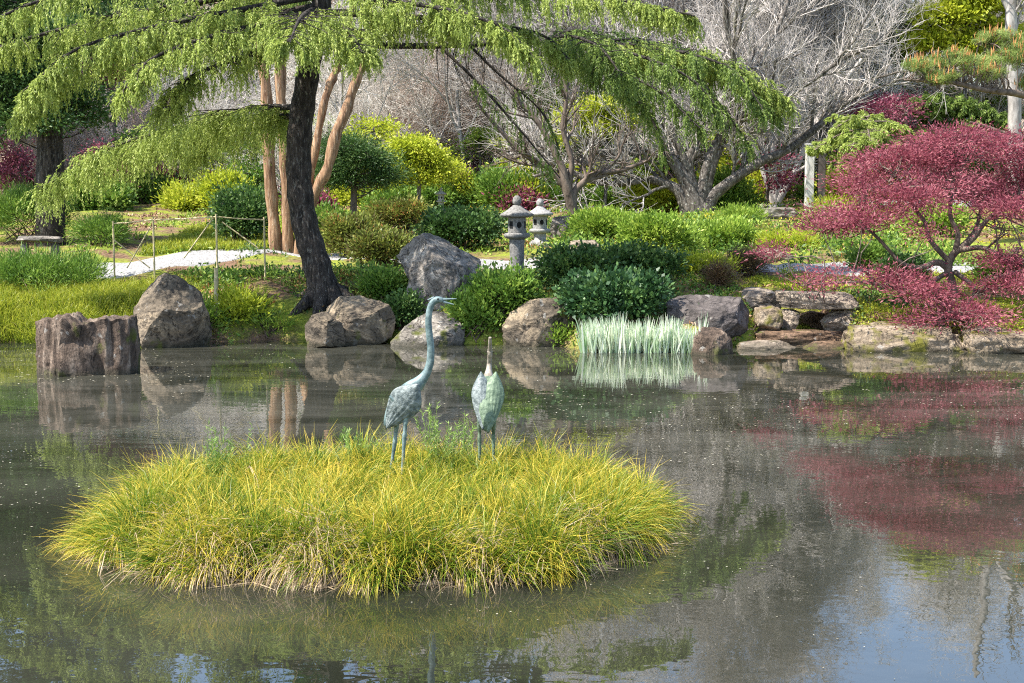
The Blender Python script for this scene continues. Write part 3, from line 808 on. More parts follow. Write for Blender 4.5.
# bare thickets: vase-shaped leafless shrubs, many thin stems from the ground
def thicket(seed, h):
    r = np.random.default_rng(seed)
    gl, gt = Geo(), Geo()
    n = 11
    st = r.normal(0, .12, (n, 3)) * [1, 1, 0]
    P = grow(st, r.normal(0, .42, (n, 3)) * [1, 1, 0] + [0, 0, 1], h * r.uniform(.6, 1, n), 10, .13, .02, r)
    R = np.linspace(h * .009, h * .0022, 10)[None] * r.uniform(.6, 1.2, n)[:, None]
    tubes(gl, P, R, 6)
    for per, ln, m, k in ((9, .32, 7, 4), (8, .17, 5, 3), (6, .10, 4, 3)):
        s, d, rad, _, _ = sprout(P, R, per, .2, 1, 42, r)
        P = grow(s, d, h * ln * r.uniform(.5, 1.2, len(s)), m, .16, .06, r)
        R = np.maximum(rad * .6, .006)[:, None] * np.linspace(1, .5, m)[None]
        tubes(gt, P, R, k)
    return gl, gt
_keep = woods
woods = [thicket(70 + i, 6.0) for i in range(5)]
spots = []
for i in range(30):
    px = rw.uniform(325, 640) if i < 18 else rw.uniform(640, 930); y = rw.uniform(54, 62)
    spots.append(((px - 512) / F * y, y, rw.uniform(.7, 1.15)))
for i in range(14):
    px = rw.uniform(60, 330); y = rw.uniform(46, 60)
    spots.append(((px - 512) / F * y, y, rw.uniform(.6, 1.0)))
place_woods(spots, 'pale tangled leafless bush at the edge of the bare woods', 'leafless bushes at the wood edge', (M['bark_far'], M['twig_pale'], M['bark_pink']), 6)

# ------------------------------------------------------------------ leafy trees
def leafy_tree(name, label, base, trunks, pads, mat, tmat, seed, leafL=.06, leafW=.03, n=9000, gap=.25, clump=.14, flat=0.0, group=None, upb=.4, shell=.45, down=0.0, limbr=.02, per=22):
    r = np.random.default_rng(seed)
    t = thing(name, label, 'tree', base, group)
    gl, gn = Geo(), Geo()
    tips = []
    for c in trunks:
        c = resample(c, 16)
        tubes(gl, c[None, :, :3], c[None, :, 3], 9)
    gl.build('trunk', tmat, t, smooth=True)
    gb = Geo()
    allp = np.concatenate([resample(c, 16)[4:, :3] for c in trunks])
    vol = np.array([p[1][0] * p[1][2] for p in pads]); vol = vol / vol.sum()
    for (c, rad), w in zip(pads, vol):
        cc = blob_leaves(gn, c, rad, int(n * w), leafL, leafW, r, clump, per, shell, upb, gap, flat, down)
        k = max(2, min(14, len(cc) // 3))
        tip = cc[r.integers(0, len(cc), k)] if len(cc) else np.zeros((0, 3))
        for tp in tip:
            j = allp[np.argmin(np.linalg.norm(allp - tp, axis=1) + np.where(allp[:, 2] > tp[2] + .1, .6, 0) + r.uniform(0, .5, len(allp)))]
            m1 = j * .6 + tp * .4 + r.normal(size=3) * .12; m2 = j * .25 + tp * .75 + r.normal(size=3) * .1
            q = resample([j, m1, m2, tp], 8)
            tubes(gb, q[None], np.linspace(limbr, limbr * .25, 8)[None], 5)
    gb.build('limbs', tmat, t)
    gn.build('crown', mat, t)
    return t

def pad(px, py, Yv, wx, hy, dy=None):
    k = mpp(Yv)
    return (at(px, py, Yv), (wx * k, (dy or wx * .8) * k, hy * k))

# red maple on the right
rb = hit(955, 297); RY = rb[1]
tr = [L3(RY, (952, 304, 16), (953, 285, 12), (948, 268, 12), (955, 252, 11), (972, 240, 9), (985, 222, 7), (1005, 205, 5), (1035, 180, 3)),
      L3(RY, (950, 270, 12), (938, 262, 10), (920, 268, 8), (900, 262, 6), (880, 240, 5), (860, 225, 4), (835, 228, 2)),
      L3(RY, (954, 256, 9), (958, 235, 8), (950, 215, 6), (952, 190, 5), (948, 160, 3), (940, 140, 2)),
      L3(RY, (950, 262, 9), (930, 240, 7), (925, 222, 6), (912, 205, 5), (905, 185, 3, -.4), (890, 170, 2, -.5)),
      L3(RY, (960, 250, 9), (985, 248, 7, -.4), (1010, 262, 6, -.8), (1035, 255, 4, -1), (1065, 240, 2, -1)),
      L3(RY, (956, 252, 8), (975, 230, 6, .5), (985, 195, 5, .8), (1000, 165, 3, 1)),
      L3(RY, (948, 272, 8), (925, 285, 6, -.5), (900, 288, 5, -.8), (860, 282, 4, -1), (810, 285, 2, -1)),
      L3(RY, (955, 272, 8), (975, 290, 6, -.6), (960, 312, 5, -1.2), (940, 322, 3, -1.5))]
tr = [[[*q[:3], q[3] * .68] for q in c_] for c_ in tr]
pads = [pad(955, 148, RY, 62, 20), pad(905, 168, RY, 58, 22), pad(1005, 160, RY, 55, 22), pad(1045, 180, RY, 50, 26), pad(868, 195, RY, 44, 22), pad(915, 205, RY - .9, 40, 20),
        pad(838, 216, RY - .3, 34, 14), pad(985, 195, RY + .8, 60, 20), pad(955, 185, RY - 1.1, 36, 14), pad(1010, 215, RY - 1, 30, 16), pad(1055, 225, RY, 45, 24), pad(905, 180, RY + 1, 60, 24),
        pad(822, 230, RY - .6, 34, 12), pad(812, 212, RY - .2, 26, 10), pad(870, 222, RY - 1, 36, 12), pad(940, 232, RY - 1.2, 30, 9), pad(800, 284, RY - 1, 30, 9), pad(845, 280, RY - 1.1, 38, 12), pad(890, 284, RY - 1.2, 40, 14), pad(780, 256, RY - .6, 24, 10), pad(925, 298, RY - 1.4, 34, 14), pad(965, 318, RY - 1.6, 48, 16),
        pad(1005, 290, RY - 1.2, 34, 16), pad(1045, 275, RY - .8, 36, 20), pad(915, 322, RY - 1.6, 22, 6), pad(1000, 262, RY - .8, 26, 12)]
leafy_tree('red_maple_tree', 'low spreading lacy dark-red maple above the stone ledge on the right bank', (rb[0], rb[1], rb[2] - .1), tr, pads, M['maple'], M['bark_brown'], 8,
           leafL=.07, leafW=.019, n=76000, gap=.60, clump=.17, flat=.62, upb=-.15, shell=.3, limbr=.015, per=48)

# pine at the right edge
py_ = 33.0
def tuft_tree(name, label, base, trunks, pads, seed, tmat, needle=.13, ntuft=60, candles=True):
    r = np.random.default_rng(seed)
    t = thing(name, label, 'tree', base)
    gl, gb, gn, gc = Geo(), Geo(), Geo(), Geo()
    for c in trunks:
        c = resample(c, 16); tubes(gl, c[None, :, :3], c[None, :, 3], 9)
    gl.build('trunk', tmat, t, smooth=True)
    allp = np.concatenate([resample(c, 16)[3:, :3] for c in trunks])
    for c, rad in pads:
        k = int(ntuft * rad[0] * 1.4) + 8
        q = np.asarray(c) + unit(r.normal(size=(k, 3))) * (r.random(k) ** .4)[:, None] * np.asarray(rad)
        for tp in q[: k // 2]:
            j = allp[np.argmin(np.linalg.norm(allp - tp, axis=1) + r.uniform(0, .4, len(allp)))]
            z = resample([j, j * .5 + tp * .5 + r.normal(size=3) * .08 - [0, 0, .05], tp], 6)
            tubes(gb, z[None], np.linspace(.022, .008, 6)[None], 4)
        m = 70
        pi = np.repeat(np.arange(k), m)
        ax = rdir(k * m, r) * .9 + np.array([0, 0, .65])
        p = q[pi] + r.normal(size=(k * m, 3)) * [.05, .05, .03]
        leaf(gn, p, ax, needle * r.uniform(.6, 1.1, k * m), .009, r, np.clip(.5 * r.random(k)[pi] + .5 * r.random(k * m), 0, 1))
        if candles:
            q = q[::2]; k = len(q); pc = np.repeat(q, 2, 0) + r.normal(size=(2 * k, 3)) * .05
            z = np.stack([pc, pc + np.array([0, 0, .08]) + r.normal(size=pc.shape) * .01, pc + np.array([0, 0, .17]) + r.normal(size=pc.shape) * .02], 1)
            tubes(gc, z, np.array([[.014, .012, .004]]) * np.ones((2 * k, 1)), 5, r.random(2 * k))
    gb.build('limbs', tmat, t); cr = gn.build('crown', M['pine'], t)
    if candles: cd = gc.build('candles', M['candle'], t); cd.parent = cr
    return t
px_b = hit(1052, 214, 28); 
tuft_tree('pine_tree', 'pine with upright orange buds reaching in from the right edge', (at(1060, 100, py_)[0], py_, g(at(1060, 100, py_)[0], py_) - .1),
          [[[*(at(1060, 100, py_)[:2]), g(at(1060, 100, py_)[0], py_) - .1, .17], [*at(1056, 160, py_), .15], [*at(1066, 60, py_), .12], [*at(1070, -40, py_), .07]],
           L3(py_, (1062, 110, 9), (1040, 100, 8), (1015, 93, 7, -.3), (985, 90, 5, -.6), (950, 82, 4, -.8), (910, 80, 2, -1)),
           L3(py_, (1064, 75, 8), (1040, 60, 6, .4), (1010, 50, 4, .6), (980, 42, 3, .6)),
           L3(py_, (1060, 150, 7), (1035, 140, 5, .4), (1005, 133, 4, .6), (985, 126, 3, .6), (970, 122, 2, .6))],
          [pad(925, 66, py_ - .8, 20, 9), pad(955, 62, py_ - .7, 22, 11), pad(985, 70, py_ - .5, 22, 12), pad(1010, 58, py_, 24, 13), pad(1000, 40, py_ + .4, 24, 9), pad(1035, 50, py_, 26, 14), pad(1040, 85, py_ + .3, 22, 12), pad(940, 78, py_ - .9, 18, 6), pad(1060, 20, py_, 26, 14)],
          31, M['bark_brown'])

# layered yellow-green conifer in the middle right
fb = hit(862, 205); FY = 41.0
def spread_tree(name, label, px, py, Yv, layers, mat, seed, n=30000, L=.09, Wd=.03, hgt=None, trunk_w=8, tmat='bark_brown', group=None, gap=.48):
    x = at(px, py, Yv)[0]; base = (x, Yv, g(x, Yv) - .1)
    top = at(px, min(l[1] for l in layers), Yv)
    tr = [[[x, Yv, base[2], trunk_w / 2 * mpp(Yv)], [x + .1, Yv, (base[2] + top[2]) / 2, trunk_w / 2 * mpp(Yv) * .8], [top[0], Yv, top[2], .03]]]
    return leafy_tree(name, label, base, tr, [pad(*l[:2], Yv + (l[4] if len(l) > 4 else 0), l[2], l[3]) for l in layers], mat, M[tmat], seed, leafL=L, leafW=Wd, n=n, gap=gap, clump=.2, flat=.45, upb=-.2, shell=.2, group=group)
x = at(866, 190, FY)[0]; b = np.array([x, FY, g(x, FY) - .1])
t = thing('layered_conifer_tree', 'yellow-green conifer in flat layered shelves behind the two posts', 'tree', b)
gl, gn, gt = Geo(), Geo(), Geo(); rl = np.random.default_rng(61)
tubes(gt, resample([b, at(864, 160, FY), at(868, 118, FY)], 8)[None], np.linspace(.11, .03, 8)[None], 8)
for (x0_, y0_, x1_, y1_, dy) in ((866, 122, 912, 132, -.3), (866, 120, 836, 128, -.4), (866, 128, 815, 150, -.8), (866, 132, 905, 150, -.6), (866, 130, 870, 140, -1.6), (866, 142, 835, 165, -.9), (866, 142, 890, 160, -.9), (866, 118, 880, 122, 1.0), (866, 136, 850, 150, -1.8), (866, 125, 890, 128, .9)):
    q = A((x0_, y0_, FY), ((x0_ + x1_) / 2, (y0_ + y1_) / 2 - 5, FY + dy / 2), (x1_, y1_, FY + dy))
    bough(gl, gn, q, .95, 1.2, strand=.16, needle=.11, r=rl, wneedle=.028, r0=.03, start=.05, droop=.05)
gt.build('trunk', M['bark_brown'], t); gl.build('limbs', M['bark_brown'], t); gn.build('crown', M['cedar'], t)

# broad-leaved dark evergreen at the left edge
DY = 33.5
spread_tree('evergreen_tree', 'dark broad-leaved evergreen with thick mossy trunk at far left', 48, 190, DY,
            [(25, 80, 46, 22), (60, 95, 40, 20), (10, 115, 36, 20), (75, 118, 30, 16, .4), (40, 125, 36, 14, -.5), (-30, 90, 40, 30), (20, 40, 60, 24), (85, 45, 50, 24, 1), (-20, 10, 60, 30)], M['dark'], 34, n=60000, L=.09, Wd=.045, trunk_w=30, tmat='bark_cedar')

# feathery evergreens behind, leafy small trees
spread_tree('small_lime_tree', 'small lime-leaved tree behind the mossy boulder', 416, 195, 43.0, [(410, 150, 22, 10), (428, 160, 18, 9), (398, 168, 18, 8), (418, 178, 22, 8), (440, 172, 12, 7)], M['lime'], 35, n=15000, L=.10, Wd=.05, trunk_w=5, tmat='bark_grey')
spread_tree('dense_pine_tree', 'rounded dark green pine right of the orange stems', 350, 195, 36.0, [(345, 150, 26, 10), (365, 162, 24, 10), (330, 172, 22, 10), (355, 180, 30, 10), (385, 178, 14, 8)], M['dark'], 36, n=30000, L=.10, Wd=.02, trunk_w=8)
spread_tree('young_green_tree', 'bright green young tree under the conifer boughs, right of the bare limb', 500, 200, 50.0, [(545, 100, 16, 10), (560, 112, 14, 8), (590, 118, 18, 8), (525, 90, 14, 10)], M['bright'], 37, n=9000, L=.12, Wd=.06, trunk_w=4, tmat='bark_grey')
spread_tree('red_leaved_tree', 'small dark red-leaved tree behind the layered conifer', 885, 190, 50.0, [(880, 110, 22, 7), (900, 105, 18, 6), (865, 115, 16, 6)], M['magenta'], 38, n=9000, L=.11, Wd=.04, trunk_w=4)
# pale trunk at the right edge, tall
pb = hit(1018, 208); PY = 48.0
x0 = at(1017, 130, PY)[0]
limbs = [[[x0, PY, g(x0, PY) - .1, .24], [*at(1015, 120, PY), .22], [*at(1012, 40, PY), .20], [*at(1010, -60, PY), .16], [*at(1004, -180, PY), .09]],
         L3(PY, (1012, 20, 7), (990, -30, 5), (960, -80, 3)), L3(PY, (1011, -20, 7), (1035, -70, 5), (1060, -120, 3))]
bare_tree('pale_trunk_tree', 'tall tree with smooth whitish trunk at the right edge', 'tree', (x0, PY, g(x0, PY) - .1), limbs, M['bark_white'], per=(5, 5, 5), lens=(2, 1.2, .7), seed=12)
x0 = at(986, 30, 56)[0]
for i, (px, Yv, lab) in enumerate(((528, 62, 'slender straight grey trunk rising left of the big bare tree'), (488, 60, 'slender pale trunk behind the yellow blossom'))):
    x0 = at(px, 150, Yv)[0]
    limbs = [[[x0, Yv, g(x0, Yv) - .1, .13], [*at(px + 1, 110, Yv), .11], [*at(px - 1, 30, Yv), .09], [*at(px + 3, -80, Yv), .05]],
             L3(Yv, (px, 90, 4), (px + 14, 50, 3), (px + 26, 0, 2)), L3(Yv, (px, 70, 4), (px - 14, 30, 3), (px - 22, -20, 2))]
    bare_tree('slender_tree', lab, 'tree', (x0, Yv, g(x0, Yv) - .1), limbs, M['bark_grey'], per=(5, 5, 5), lens=(2, 1.2, .7), seed=14 + i)

# ------------------------------------------------------------------ shrubs
def shrub(name, label, px, base_py, hw, ht, mat, seed, n=6000, L=.05, Wd=.026, gap=.1, clump=.08, cat='shrub', group=None, Yv=None, depth=None, per=20, upb=.5, shell=.5, down=0.0):
    r = np.random.default_rng(seed)
    if Yv is None: b = hit(px, base_py)
    else:
        x = at(px, base_py, Yv)[0]; b = np.array([x, Yv, g(x, Yv)])
    k = mpp(b[1])
    rad = np.array([hw * k, (depth if depth else min(hw, ht * 1.6) * .8 * k), ht * k * .56])
    c = b + np.array([0, rad[1] * .5, ht * k * .44])
    t = thing(name, label, cat, (b[0], b[1], b[2] - .03), group)
    gn, gs = Geo(), Geo()
    cc = [blob_leaves(gn, c - [0, 0, rad[2] * .15], rad * [.85, .85, .82], int(n * .5), L, Wd, r, clump, per, shell, upb, gap, 0.0, down)]
    nl = 6
    for q in range(nl):                              # side lobes of uneven height
        an = r.uniform(0, 6.28); f = r.uniform(.34, .55)
        cl = c + rad * [math.cos(an) * .58, math.sin(an) * .58, r.uniform(-.25, .42)]
        cc.append(blob_leaves(gn, cl, rad * [f, f, f * r.uniform(.8, 1.15)], int(n * .5 / nl), L, Wd, r, clump, per, shell * .7, upb, gap, 0.0, down))
    cc = np.concatenate(cc)
    stems(gs, c * [1, 1, 0] + [0, 0, b[2] - .05], cc[r.integers(0, len(cc), min(26, len(cc)))], r, .010, rad[0] * .25)
    gs.build('stems', M['stem'], t)
    gn.build('foliage', mat, t)
    return t

SH = [
 # name, label, px, base, halfwidth, height, mat, n, L, W, gap
 ('glossy_shrub', 'rounded glossy dark-leaved shrub directly behind the pale iris row', 615, 326, 53, 54, 'glossy', 16000, .075, .036, .05),
 ('camellia_shrub', 'wide dark shrub between the front lantern and the round glossy shrub', 583, 292, 44, 44, 'dark', 14000, .065, .03, .1),
 ('camellia_shrub', 'dark spreading shrub behind the round glossy shrub, left of the brown bush', 640, 288, 46, 40, 'dark', 13000, .065, .03, .1),
 ('leafy_shrub', 'fresh green leafy shrub on the bank below the front lantern', 500, 330, 36, 62, 'mid', 13000, .065, .032, .15),
 ('leafy_shrub', 'low fresh green shrub at the water, left of the brown shore boulder', 478, 342, 28, 44, 'mid', 8000, .06, .03, .2),
 ('brown_bush', 'larger rounded brown twiggy bush beside the pale path', 748, 278, 22, 28, 'brown', 9000, .07, .008, .0),
 ('brown_bush', 'smaller olive-brown twiggy bush left of the rounded brown one', 718, 289, 15, 24, 'brown', 6000, .06, .008, .0),
 ('azalea_shrub', 'bright green azalea mound just right of the pale lantern', 602, 244, 34, 36, 'bright', 12000, .07, .032, .05),
 ('azalea_shrub', 'bright green azalea mound below the big bare tree', 662, 258, 42, 46, 'bright', 15000, .07, .032, .05),
 ('azalea_shrub', 'low yellow-green azalea right of the mound below the bare tree', 722, 250, 36, 30, 'bright', 10000, .07, .032, .1),
 ('azalea_shrub', 'flat lime azalea in front of the bare tree roots', 690, 274, 44, 16, 'lime', 7000, .06, .028, .2),
 ('dark_shrub', 'dark green shrub left of the front stone lantern', 462, 250, 46, 46, 'dark', 16000, .075, .036, .05),
 ('rusty_azalea', 'rust tinged low azalea right of the black trunk', 350, 258, 34, 44, 'rust', 12000, .07, .03, .15),
 ('rusty_azalea', 'rust tinged azalea above the tall grey boulder', 398, 232, 36, 34, 'rust', 10000, .075, .03, .15),
 ('rusty_azalea', 'olive and rust azalea between black trunk and tall grey boulder', 378, 268, 30, 34, 'rust', 9000, .065, .028, .15),
 ('green_shrub', 'green shrub behind the rusty azaleas, left of the dark shrub', 425, 212, 30, 26, 'mid', 8000, .09, .04, .1),
 ('yellow_bush', 'bright yellow flowering bush behind the pale lantern', 514, 206, 24, 40, 'yellow', 9000, .10, .05, .2),
 ('yellow_bush', 'yellow flowering bush just right of the dark post', 850, 196, 20, 34, 'yellow', 7000, .11, .05, .2),
 ('yellow_bush', 'smaller yellow bush between dark post and red maple', 880, 200, 18, 24, 'yellow', 5000, .10, .045, .25),
 ('clipped_shrub', 'clipped rounded green mound left of the yellow blossom', 471, 198, 18, 12, 'mid', 6000, .07, .035, .0),
 ('feathery_juniper', 'low feathery green juniper spreading over the left bank', 40, 298, 62, 46, 'mid', 20000, .09, .014, .2),
 ('feathery_juniper', 'taller feathery green conifer bush at the left edge above the stone bench', 18, 245, 54, 66, 'mid', 20000, .10, .016, .2),
 ('feathery_juniper', 'small feathery bush between stone bench and bamboo fence', 100, 246, 30, 30, 'mid', 8000, .09, .014, .25),
 ('fern_clump', 'green fern clump on the bank right of the pointed boulder', 236, 322, 26, 26, 'lime', 3500, .09, .022, .35),
 ('fern_clump', 'yellowish fern clump at the waterline left of the flat-topped boulder', 268, 338, 22, 18, 'bright', 2200, .08, .02, .4),
 ('fern_clump', 'small fern tuft beside the bamboo pole', 206, 330, 13, 22, 'bright', 2000, .08, .02, .3),
 ('leafy_shrub', 'low leafy plants right of the black trunk base', 385, 302, 26, 30, 'mid', 7000, .055, .026, .25),
 ('leafy_shrub', 'dark leafy plants between flat-topped boulder and tall grey boulder', 402, 330, 14, 34, 'dark', 4500, .055, .026, .2),
 ('leafy_shrub', 'bright weed clump at the foot of the brown shore boulder', 556, 348, 12, 20, 'bright', 1800, .05, .022, .3),
 ('green_shrub', 'shaded shrub behind the fence, left of the orange stems', 240, 246, 30, 60, 'dark', 10000, .08, .03, .2),
 ('green_shrub', 'light green shrub between the orange stems and the dark pine', 325, 246, 24, 40, 'mid', 8000, .08, .035, .2),
 ('green_shrub', 'green clump under the red maple, left of its trunk', 905, 284, 22, 26, 'dark', 6000, .06, .026, .2),
 ('green_shrub', 'green clump below the red maple crown, left side', 868, 270, 18, 22, 'mid', 5000, .06, .026, .25),
 ('green_shrub', 'olive shrub right of the red maple trunk', 1000, 284, 24, 26, 'mid', 6000, .06, .026, .25),
 ('green_shrub', 'bright shrub showing through the middle of the red maple', 935, 236, 34, 30, 'bright', 8000, .08, .035, .2),
 ('green_shrub', 'bright shrub at the upper left of the red maple', 840, 232, 26, 24, 'bright', 6000, .08, .035, .2),
 ('low_juniper', 'yellow-green low juniper left of the red maple, above the path', 790, 250, 30, 14, 'lime', 5000, .08, .015, .2),
 ('low_juniper', 'low green juniper beside the flat grey stone near the posts', 745, 222, 26, 12, 'bright', 5000, .08, .018, .2),
 ('lawn_shrub', 'pale yellow-green groundcover mound right of the white post', 840, 214, 34, 12, 'lime', 5000, .09, .02, .1),
]
for i, (nm, lab, px, by, hw, ht, mt, n, L, Wd, gp) in enumerate(SH):
    bl = mt in ('glossy', 'dark') and Wd > .02
    shrub(nm, lab, px, by, hw, ht, M[mt], 100 + i, int(n * .75), L * (1.15 if bl else 1.3), Wd * (1.75 if bl else 1.35 if Wd > .02 else 1.1), gp + .12, upb=.15 if bl else .45, clump=.09 if L < .08 else .11, shell=.1 if mt == 'brown' else .5)

# understory shrubs farther back (one look per group)
und = [('magenta_azalea', 'magenta azalea blossom half hidden under the woodland trees', 'magenta azaleas in the woods', 'magenta', [(18, 172, 30, 22), (78, 168, 26, 18), (120, 76, 20, 18), (140, 160, 18, 14), (215, 190, 20, 16), (310, 196, 20, 14), (800, 170, 22, 16), (755, 180, 16, 12), (540, 150, 16, 12), (730, 120, 16, 14), (650, 130, 14, 10), (470, 130, 14, 10), (1000, 200, 20, 16), (520, 150, 12, 8), (60, 15, 40, 16), (200, 10, 36, 12)]),
       ('woodland_shrub', 'mid green shrub in the woodland understory', 'green shrubs in the woods', 'mid', [(140, 185, 40, 24), (200, 170, 30, 22), (90, 200, 36, 26), (330, 185, 24, 20), (390, 200, 26, 18), (450, 190, 22, 12), (560, 190, 22, 16), (610, 195, 26, 14), (640, 192, 24, 16), (735, 196, 22, 14), (900, 170, 30, 18), (950, 150, 34, 20), (1010, 175, 36, 26), (930, 110, 34, 14), (905, 128, 26, 12)]),
       ('woodland_bush', 'yellow-green bush in the woodland understory', 'yellow-green bushes in the woods', 'lime', [(455, 170, 18, 12), (470, 184, 26, 14), (560, 180, 24, 16), (625, 182, 24, 16), (700, 178, 24, 18), (730, 160, 20, 16), (395, 170, 22, 16), (345, 135, 20, 14), (430, 130, 20, 12), (585, 188, 22, 12), (740, 180, 16, 14), (910, 60, 26, 22), (960, 30, 26, 20), (985, 110, 30, 14), (540, 130, 14, 10), (655, 186, 18, 10), (375, 140, 18, 10), (830, 60, 16, 10), (920, 95, 34, 12)]),
       ('peach_bush', 'peach coloured budding bush on the far slope', 'peach budding bushes on the far slope', 'peach', [(740, 30, 30, 24), (760, 70, 20, 14), (640, 40, 26, 20), (450, 120, 24, 14), (850, 40, 20, 14), (180, 105, 24, 12), (400, 90, 24, 14)])]
ru = np.random.default_rng(404)
for k_, (a_, b_) in enumerate(((1, 16), (2, 20), (0, 6))):
    for q_ in range(b_):
        px_ = ru.uniform(315, 905) if q_ % 4 else ru.uniform(60, 260)
        und[a_][4].append((px_, 205, ru.uniform(14, 30), ru.uniform(16, 46) * (.6 if a_ == 0 else 1), ru.uniform(44, 53)))
sd_i = 300
for nm, lab, grp, mt, L in und:
    for px, by, hw, ht, *yy in L:
        Yv = float(np.interp(by, [0, 60, 120, 160, 200], [88, 78, 66, 56, 44])) if not yy else yy[0]
        shrub(nm, lab, px, by, hw, ht, M[mt], sd_i, int((60 if not yy else 42) * hw * ht ** .5), .13, .06, .25 if not yy else .5, clump=.16 if not yy else .2, group=grp, Yv=Yv); sd_i += 1

def spray_tree(name, label, px, base_py, Yv, tiers, mat, seed, w=1.1, needle=.14, wn=.04, strand=.2):
    x = at(px, base_py, Yv)[0]; b = np.array([x, Yv, g(x, Yv) - .1])
    t = thing(name, label, 'tree', b)
    gl, gn, gt = Geo(), Geo(), Geo(); r = np.random.default_rng(seed)
    ytop = min(q[1] for q in tiers)
    tubes(gt, resample([b, (b + at(px + 2, ytop, Yv)) / 2 + [.1, 0, 0], at(px, ytop, Yv)], 8)[None], np.linspace(.12, .03, 8)[None], 8)
    for x0_, y0_, hw in tiers:
        for k in range(5):
            an = 6.28 * k / 5 + r.uniform(0, 1)
            e = at(x0_ + math.cos(an) * hw, y0_ + r.uniform(1, 7), Yv + math.sin(an) * hw * mpp(Yv))
            c0 = at(px, y0_ + 4, Yv)
            bough(gl, gn, [c0, (c0 + e) / 2 + [0, 0, .15], e], w, 1.0, strand=strand, needle=needle, r=r, wneedle=wn, r0=.03, start=.1, droop=.05)
    gt.build('trunk', M['bark_brown'], t); gl.build('limbs', M['bark_brown'], t); gn.build('crown', mat, t)
spray_tree('spreading_conifer_tree', 'tiered mid green conifer behind the red maple top', 945, 165, 50, [(920, 100, 40), (960, 108, 44), (985, 122, 40), (935, 128, 44)], M['cedar_dark'], 71)
spray_tree('golden_conifer_tree', 'golden green conifer between layered conifer and pale trunk', 985, 160, 56, [(975, 92, 40), (1000, 105, 36), (965, 118, 36), (1010, 135, 40)], M['bright'], 72)
spread_tree('spring_lime_tree', 'tall lime-leaved tree at the top right beside the pale trunk', 960, 150, 51, [(950, 20, 34, 18), (985, 5, 36, 20), (930, 45, 26, 14), (970, 50, 30, 14), (1000, 40, 24, 16), (955, -40, 40, 20)], M['lime'], 73, n=26000, L=.17, Wd=.09, trunk_w=5, tmat='bark_grey')
spread_tree('spring_green_tree', 'pale green leafing tree left of the tall lime-leaved one', 900, 160, 53, [(895, 50, 24, 16), (915, 75, 24, 12), (880, 80, 20, 12), (905, 25, 22, 14)], M['bright'], 74, n=15000, L=.17, Wd=.08, trunk_w=4, tmat='bark_grey')
spread_tree('leafing_tree', 'small fresh green leafing tree between the bare limb and the big bare tree', 604, 190, 44, [(600, 108, 20, 8), (575, 118, 16, 7), (622, 122, 16, 8), (598, 132, 20, 8), (570, 140, 14, 6)], M['lime'], 75, n=10000, L=.10, Wd=.05, trunk_w=4, tmat='bark_grey')
spread_tree('maroon_tree', 'dark red small tree seen between the boughs at upper left', 112, 150, 48, [(108, 62, 18, 12), (125, 72, 16, 9), (100, 80, 16, 8)], M['magenta'], 76, n=9000, L=.12, Wd=.05, trunk_w=4)
rv = np.random.default_rng(515)
for j_, (px_, top_, mt_, Y_) in enumerate(((372, 118, 'lime', 47), (446, 138, 'lime', 46), (478, 120, 'bright', 52), (512, 135, 'lime', 49), (640, 138, 'bright', 47), (738, 128, 'lime', 50), (790, 120, 'bright', 52), (150, 128, 'mid', 48), (205, 120, 'bright', 50), (255, 138, 'mid', 47), (330, 112, 'bright', 53), (575, 128, 'mid', 50), (850, 108, 'lime', 54), (668, 118, 'mid', 53))):
    ly = [(px_ + rv.uniform(-18, 18), top_ + 8 + rv.uniform(0, 48), rv.uniform(12, 22), rv.uniform(5, 9), rv.uniform(-.6, .6)) for _ in range(7)]
    kind_ = {'lime': ('small yellow-green leafing tree among the bare woods', 'yellow-green leafing trees among the woods'), 'bright': ('small bright green leafing tree among the bare woods', 'bright green leafing trees among the woods'), 'mid': ('small mid green leafing tree among the bare woods', 'mid green leafing trees among the woods')}[mt_]
    spread_tree('leafing_tree', kind_[0], px_, 200, Y_, ly, M[mt_], 600 + j_, n=5200, L=.12, Wd=.055, trunk_w=4, tmat='bark_grey', group=kind_[1], gap=.74)
for j_, (px_, top_) in enumerate(((20, 140), (92, 148), (765, 150), (905, 100))):
    ly = [(px_ + rv.uniform(-22, 22), top_ + 6 + rv.uniform(0, 32), rv.uniform(12, 22), rv.uniform(5, 9), rv.uniform(-.6, .6)) for _ in range(6)]
    spread_tree('red_leafing_tree', 'small dark red leafing tree among the bare woods', px_, 200, 46, ly, M['magenta'], 640 + j_, n=4200, L=.11, Wd=.045, trunk_w=4, group='dark red leafing trees among the woods', gap=.74)
